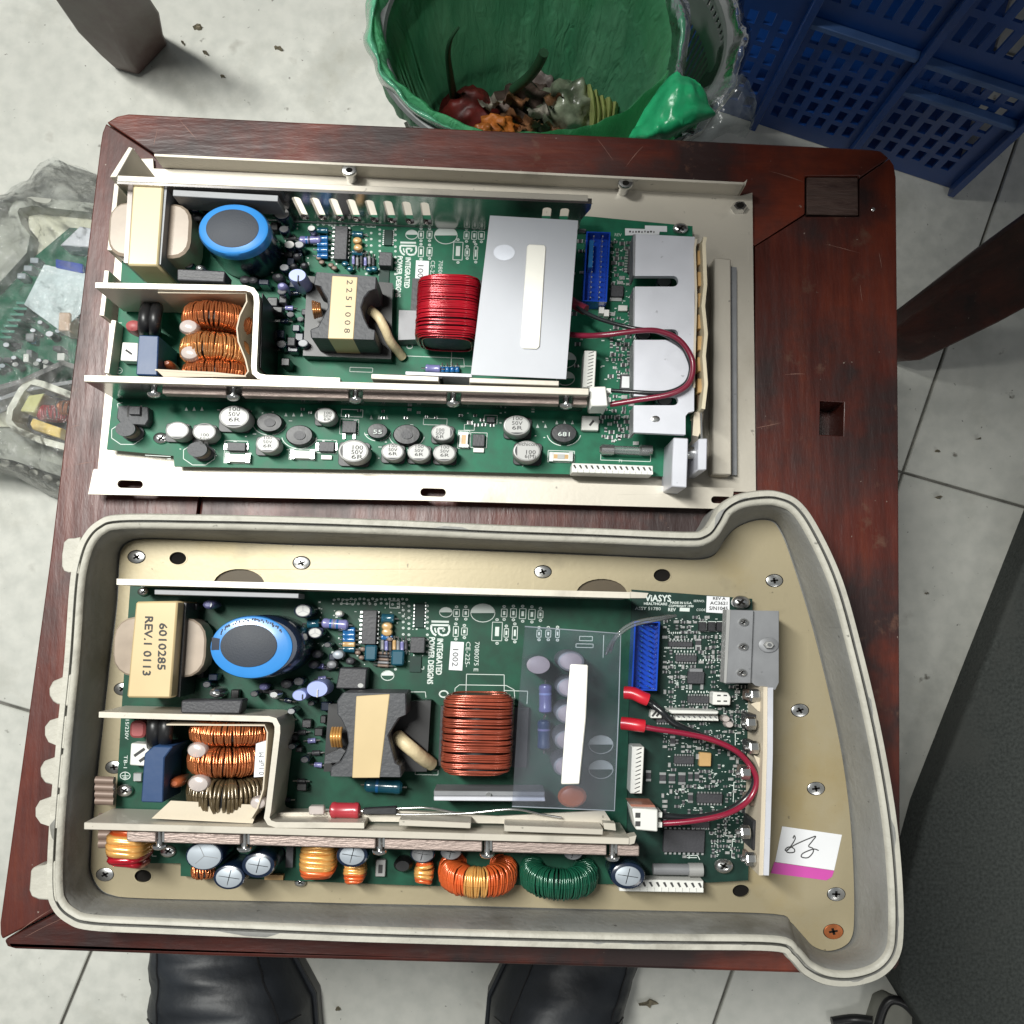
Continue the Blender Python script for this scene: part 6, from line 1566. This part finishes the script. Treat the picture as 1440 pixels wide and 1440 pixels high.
    s.text('REV', 939, 859.5, 4.6, length=11, bold=.1); s.poly([(956, 854.5), (970, 855), (969.6, 860), (955.6, 859.5)]); s.text('SERNO.', 975, 846.5, 3.2, length=16); s.text('CODE', 979, 859, 3.2, length=13)
    lb = prism('serial_label', [(994, 838), (1026, 840), (1026, 863), (993, 861)], B+.15, B+.4, 'label', u)
    mk('serial_text', *join([text_vf('REV A', 1002, 843.5, 4, B+.46, length=18, bold=.1), text_vf('AC3621', 998.5, 850.2, 4.4, B+.46, length=24, bold=.1), text_vf('S/N1045', 997, 857.6, 4.8, B+.46, length=26, bold=.12)]), 'ink', lb, smooth=False)
    screw(1042, 847, 13, 17, u, name='board_screw', dome=2)
    header(u, 890, 874, 926, 971, B, 26, 13, 2, 'blue_hdr', 'ribbon_header', pin='blue_part')
    L1, L2, L3 = [], [], []
    taken = []
    def chp(x, y, w1, h1, pins, side='y', **k):
        taken.append((x, y, w1/2+5, h1/2+5)); return chip(u, x, y, w1, h1, B, k.pop('t', 2.2), pins, side, pl=k.pop('pl', 3.4), **k)
    chp(965, 926, 30, 9, 8); chp(957, 906, 34, 7, 8); chp(982, 984, 30, 10, 8)
    p_ = chp(979, 953, 23, 17, 0, t=3.4, name='power_chip'); prism('tab', rect(979, 942.5, 18, 4.5), B, B+3.2, 'alu_dark', p_); 
    for dx in (-8, 8): prism('lead', rect(979+dx, 966, 4, 7), B, B+1, 'solder', p_)
    chp(962, 1069, 28, 11, 8); chp(998, 1123, 36, 13, 8); q_ = chp(962, 1183, 58, 32, 9, t=3); chp(985, 1160, 26, 8, 8); chp(938, 1012, 30, 8, 8)
    for x in (988, 1001, 1013): 
        taken.append((x, 881, 9, 9)); o = prism('wire_resistor', rect(x, 881, 10, 13), B, B+2.6, 'black', u, bev=.2); s.path(rect(x, 881, 10.5, 13.5), 1.2, True)
    for x, y, w1, h1 in ((932, 1094, 9, 15), (945, 1095, 9, 13), (959, 1095, 10, 17), (971, 1092, 6, 12), (980, 1092, 6, 12), (912, 1091, 7, 15), (971, 1122, 7, 14), (946, 1042, 7, 14), (982, 904, 8, 11), (982, 912, 8, 5)):
        taken.append((x, y, w1/2+2, h1/2+2)); smd(L1, L2, x, y, w1, h1, B)
    y_ = prism('tantalum_capacitor', [(984, 1058), (1000.5, 1059), (1000, 1078), (983, 1077.5)], B, B+3.4, 'tan', u, bev=.3); prism('terminal', rect(981.5, 1064, 5, 7), B, B+1.5, 'solder', y_); taken.append((992, 1068, 13, 13))
    w_ = prism('small_connector', [(1003, 973), (1024, 974), (1028, 980), (1027, 992), (1002, 991)], B, 22, 'white', u, bev=.4); taken.append((1015, 983, 15, 12))
    for dx in (0, 9):
        for dy in (0, 8): prism('socket', rect(1011+dx, 978+dy, 5, 2), 21.9, 22.1, 'ink', w_)
    b_ = prism('board_connector', [(940, 998), (1011, 1000), (1010, 1005), (944, 1004)], B, 26, 'white', u, bev=.5); taken.append((976, 1007, 42, 10))
    strip_conn(u, 980, 1009.5, 60, 8, B, 20, 8, 'x', 'pin_row', marks='steel')
    prism('jumper_block', rect(923, 1004, 16, 12), B, B+6, 'white', u, bev=.3); taken.append((923, 1004, 12, 9))
    for dx in (-3, 3): prism('jumper_slot', rect(923+dx, 1004, 3, 9, 40), B+5.9, B+6.1, 'ink', u)
    strip_conn(u, 896, 1083, 17, 66, B, 26, 11, 'y', 'side_connector'); taken.append((896, 1083, 12, 36))
    for x, y in ((1021, 1011), (1026, 1019)): lathe('glass_diode', x, y, [(6, B), (7, B+3), (5, B+6)], 'glue', u, n=12)
    def free(x, y): return all(abs(x-a) > c_ or abs(y-b) > d_ for a, b, c_, d_ in taken)
    pts = []; tries = 0
    while len(pts) < 210 and tries < 9000:
        tries += 1; x, y = random.uniform(932, 1050), random.uniform(868, 1205)
        if random.random() < .7: x = round(x/8.5)*8.5; y = round(y/7)*7
        if x > 1018 and y < 965: continue
        if not free(x, y) or any(abs(x-a) < 7 and abs(y-b) < 6 for a, b in pts): continue
        pts.append((x, y)); w1, h1 = random.choice(((6, 3.6), (3.6, 6), (5, 3), (7, 4)))
        smd(L1, L3 if random.random() < .3 else L2, x, y, w1, h1, B)
        if random.random() < .75:
            for k in range(random.randint(1, 3)): s.poly(rect(x+6+random.uniform(-1, 1), y-2+k*2, random.uniform(1, 3), .9))
    for (x, y, n_, dx) in ((943, 899, 9, 5), (949, 916, 7, 4.5), (941, 890, 10, 3), (985, 928, 10, 4), (966, 973, 8, 4)):
        for k in range(n_): s.poly(rect(x+dx*k, y+random.uniform(-.6, .6), 1.6, 2.6))
    for x, y in ((935, 911), (946, 911), (957, 911), (968, 911), (934, 1000), (970, 1106), (982, 1108), (955, 1110), (1030, 937), (1008, 950), (955, 936)):
        for k in range(4): s.poly(rect(x+k*2.2, y, 1.5, 2.4))
    for pp in ([(1036, 963), (1036, 983), (1032, 984)], [(1034, 1031), (1042, 1031)], [(1034, 1031), (1034, 1048)], [(1040, 1100), (1032, 1100), (1031, 1128)], [(1021, 1142), (1020, 1175), (1034, 1177)], [(1034, 1180), (1030, 1180), (1029, 1206), (1034, 1207)], [(963, 1203), (981, 1203), (984, 1209)], [(965, 1206), (980, 1206)], [(1031, 1080), (1030, 1090), (1040, 1091)]):
        s.path(pp, 1.0)
    for k in range(420):
        x, y = random.uniform(932, 1050), random.uniform(868, 1200)
        if free(x, y) and not (x > 1018 and y < 965): s.poly(rect(x, y, random.uniform(1, 4), random.uniform(.8, 1.5)))
    s.build(u)
    mk('surface_parts', *join(L2), 'chip', u, kind='stuff', smooth=False); mk('surface_parts_pale', *join(L3), 'cap_top', u, kind='stuff', smooth=False); mk('surface_part_ends', *join(L1), 'solder', u, kind='stuff', smooth=False)
    # heatsink bracket at the right
    prism('bracket', [(1022, 858), (1095, 859), (1095, 960), (1090, 970), (1062, 964), (1058, 960), (1020, 962)], 34, 36, 'alu_dark', u)
    prism('bracket_cover', [(1026.5, 857.5), (1060, 858), (1056, 961), (1021, 960.5)], 36.1, 38, 'alu_dark', u, bev=.3)
    prism('bright_edge', [(1022, 857), (1027, 857.5), (1026.6, 870), (1021.5, 960.6), (1018, 960)], 30, 38.3, 'cap_top', u)
    prism('bracket_leg', [(1090, 860), (1095.5, 860), (1095, 960), (1090, 960)], 8.3, 34, 'alu_dark', u)
    for x, y in ((1045.5, 875), (1045, 909.5), (1043, 946)): screw(x, y, 7.5, 38.2, u, dome=2.0, name='bracket_screw')
    o = lathe('washer', 1081, 907, [(14, 36), (14, 36.8), (13, 37)], 'alu_dark', u, n=26); lathe('nut', 1082, 907, [(7, 37), (7, 39), (6, 39.4)], 'cap_top', o, n=6, smooth=False); lathe('stud', 1082, 906.5, [(3.2, 39), (3, 40.2)], 'steel', o, n=12)
    strip('insulator_strip', [(1076.5, 966), (1076, 1050), (1073, 1150), (1070, 1231)], 6, 14, 42, 'paper', u)
    strip('heatsink_bar', [(1083.5, 967), (1083, 1060), (1080, 1160), (1077.5, 1231)], 7.5, 8.3, 43, 'alu_face', u)
    for x, y, hh in ((1058, 979, 15), (1056, 1016, 22), (1058, 1052, 17), (1050, 1088, 14), (1058, 1127, 14), (1062, 1175, 42), (1058, 1209, 12)):
        prism('power_transistor', rect(x+6, y, 20, hh), 16, 34 if hh > 30 else 30, 'black' if hh > 16 else 'bead', u, bev=.5)
    for x, y in ((1058, 978), (1052, 1017), (1056, 1051), (1044, 1087), (1044, 1170), (1052, 1208)): nut_x(u, x, y, 36, 2.8, 20)
    prism('torn_paper', [(1056, 990), (1072, 984), (1073, 1002), (1066, 1000)], 36, 36.6, 'paper', u); prism('torn_paper', [(1060, 1062), (1073, 1068), (1072, 1092), (1066, 1076)], 36, 36.6, 'paper', u)
    # plug and cable
    k = prism('plug', [(889, 1137), (925, 1138), (925, 1170), (894, 1167)], 26, 45, 'white', u, bev=.5, label='white two-way plug')
    prism('plug_back', [(886, 1131), (920, 1132), (923, 1137.5), (889, 1136.5)], 24, 40, pm('plug_back_shade', (.30, .12, .08), .4), k)  # red-brown paints shade and reflection on the white plug's back
    for yy in (1146.5, 1158.5): prism('socket', rect(897, yy, 7, 7), 44.9, 45.2, 'ink', k)
    for yy in (1146, 1160): prism('latch', rect(928, yy, 6, 7), 28, 41, 'white', k)
    tube('wire_sleeve', [(878, 974, 30), (890, 975, 31), (903, 981, 32), (911, 984, 32)], 3.0, 'sleeve_red', u, sides=12); tube('wire_sleeve', [(874, 1017, 30), (885, 1018, 31), (898, 1020, 32), (906, 1021, 32)], 3.0, 'sleeve_red', u, sides=12)
    tube('red_wire', [(898, 1020, 32), (920, 1025, 33), (960, 1031, 34), (1000, 1040, 35), (1035, 1056, 36), (1056, 1078, 36), (1064, 1099, 36), (1056, 1121, 36), (1038, 1137, 37), (1010, 1148, 38), (970, 1155, 37), (932, 1158, 35)], 1.3, 'wire_red', u, sides=12)
    tube('black_wire', [(908, 983, 31), (918, 991, 30), (932, 1002, 32), (946, 1016, 31), (975, 1030, 30), (1010, 1044, 31), (1040, 1060, 34), (1060, 1084, 34), (1060, 1106, 34), (1046, 1126, 33), (1018, 1142, 33), (975, 1150, 33), (932, 1147, 33)], 1.6, 'wire_black', u, sides=10)
lower()
bagged()
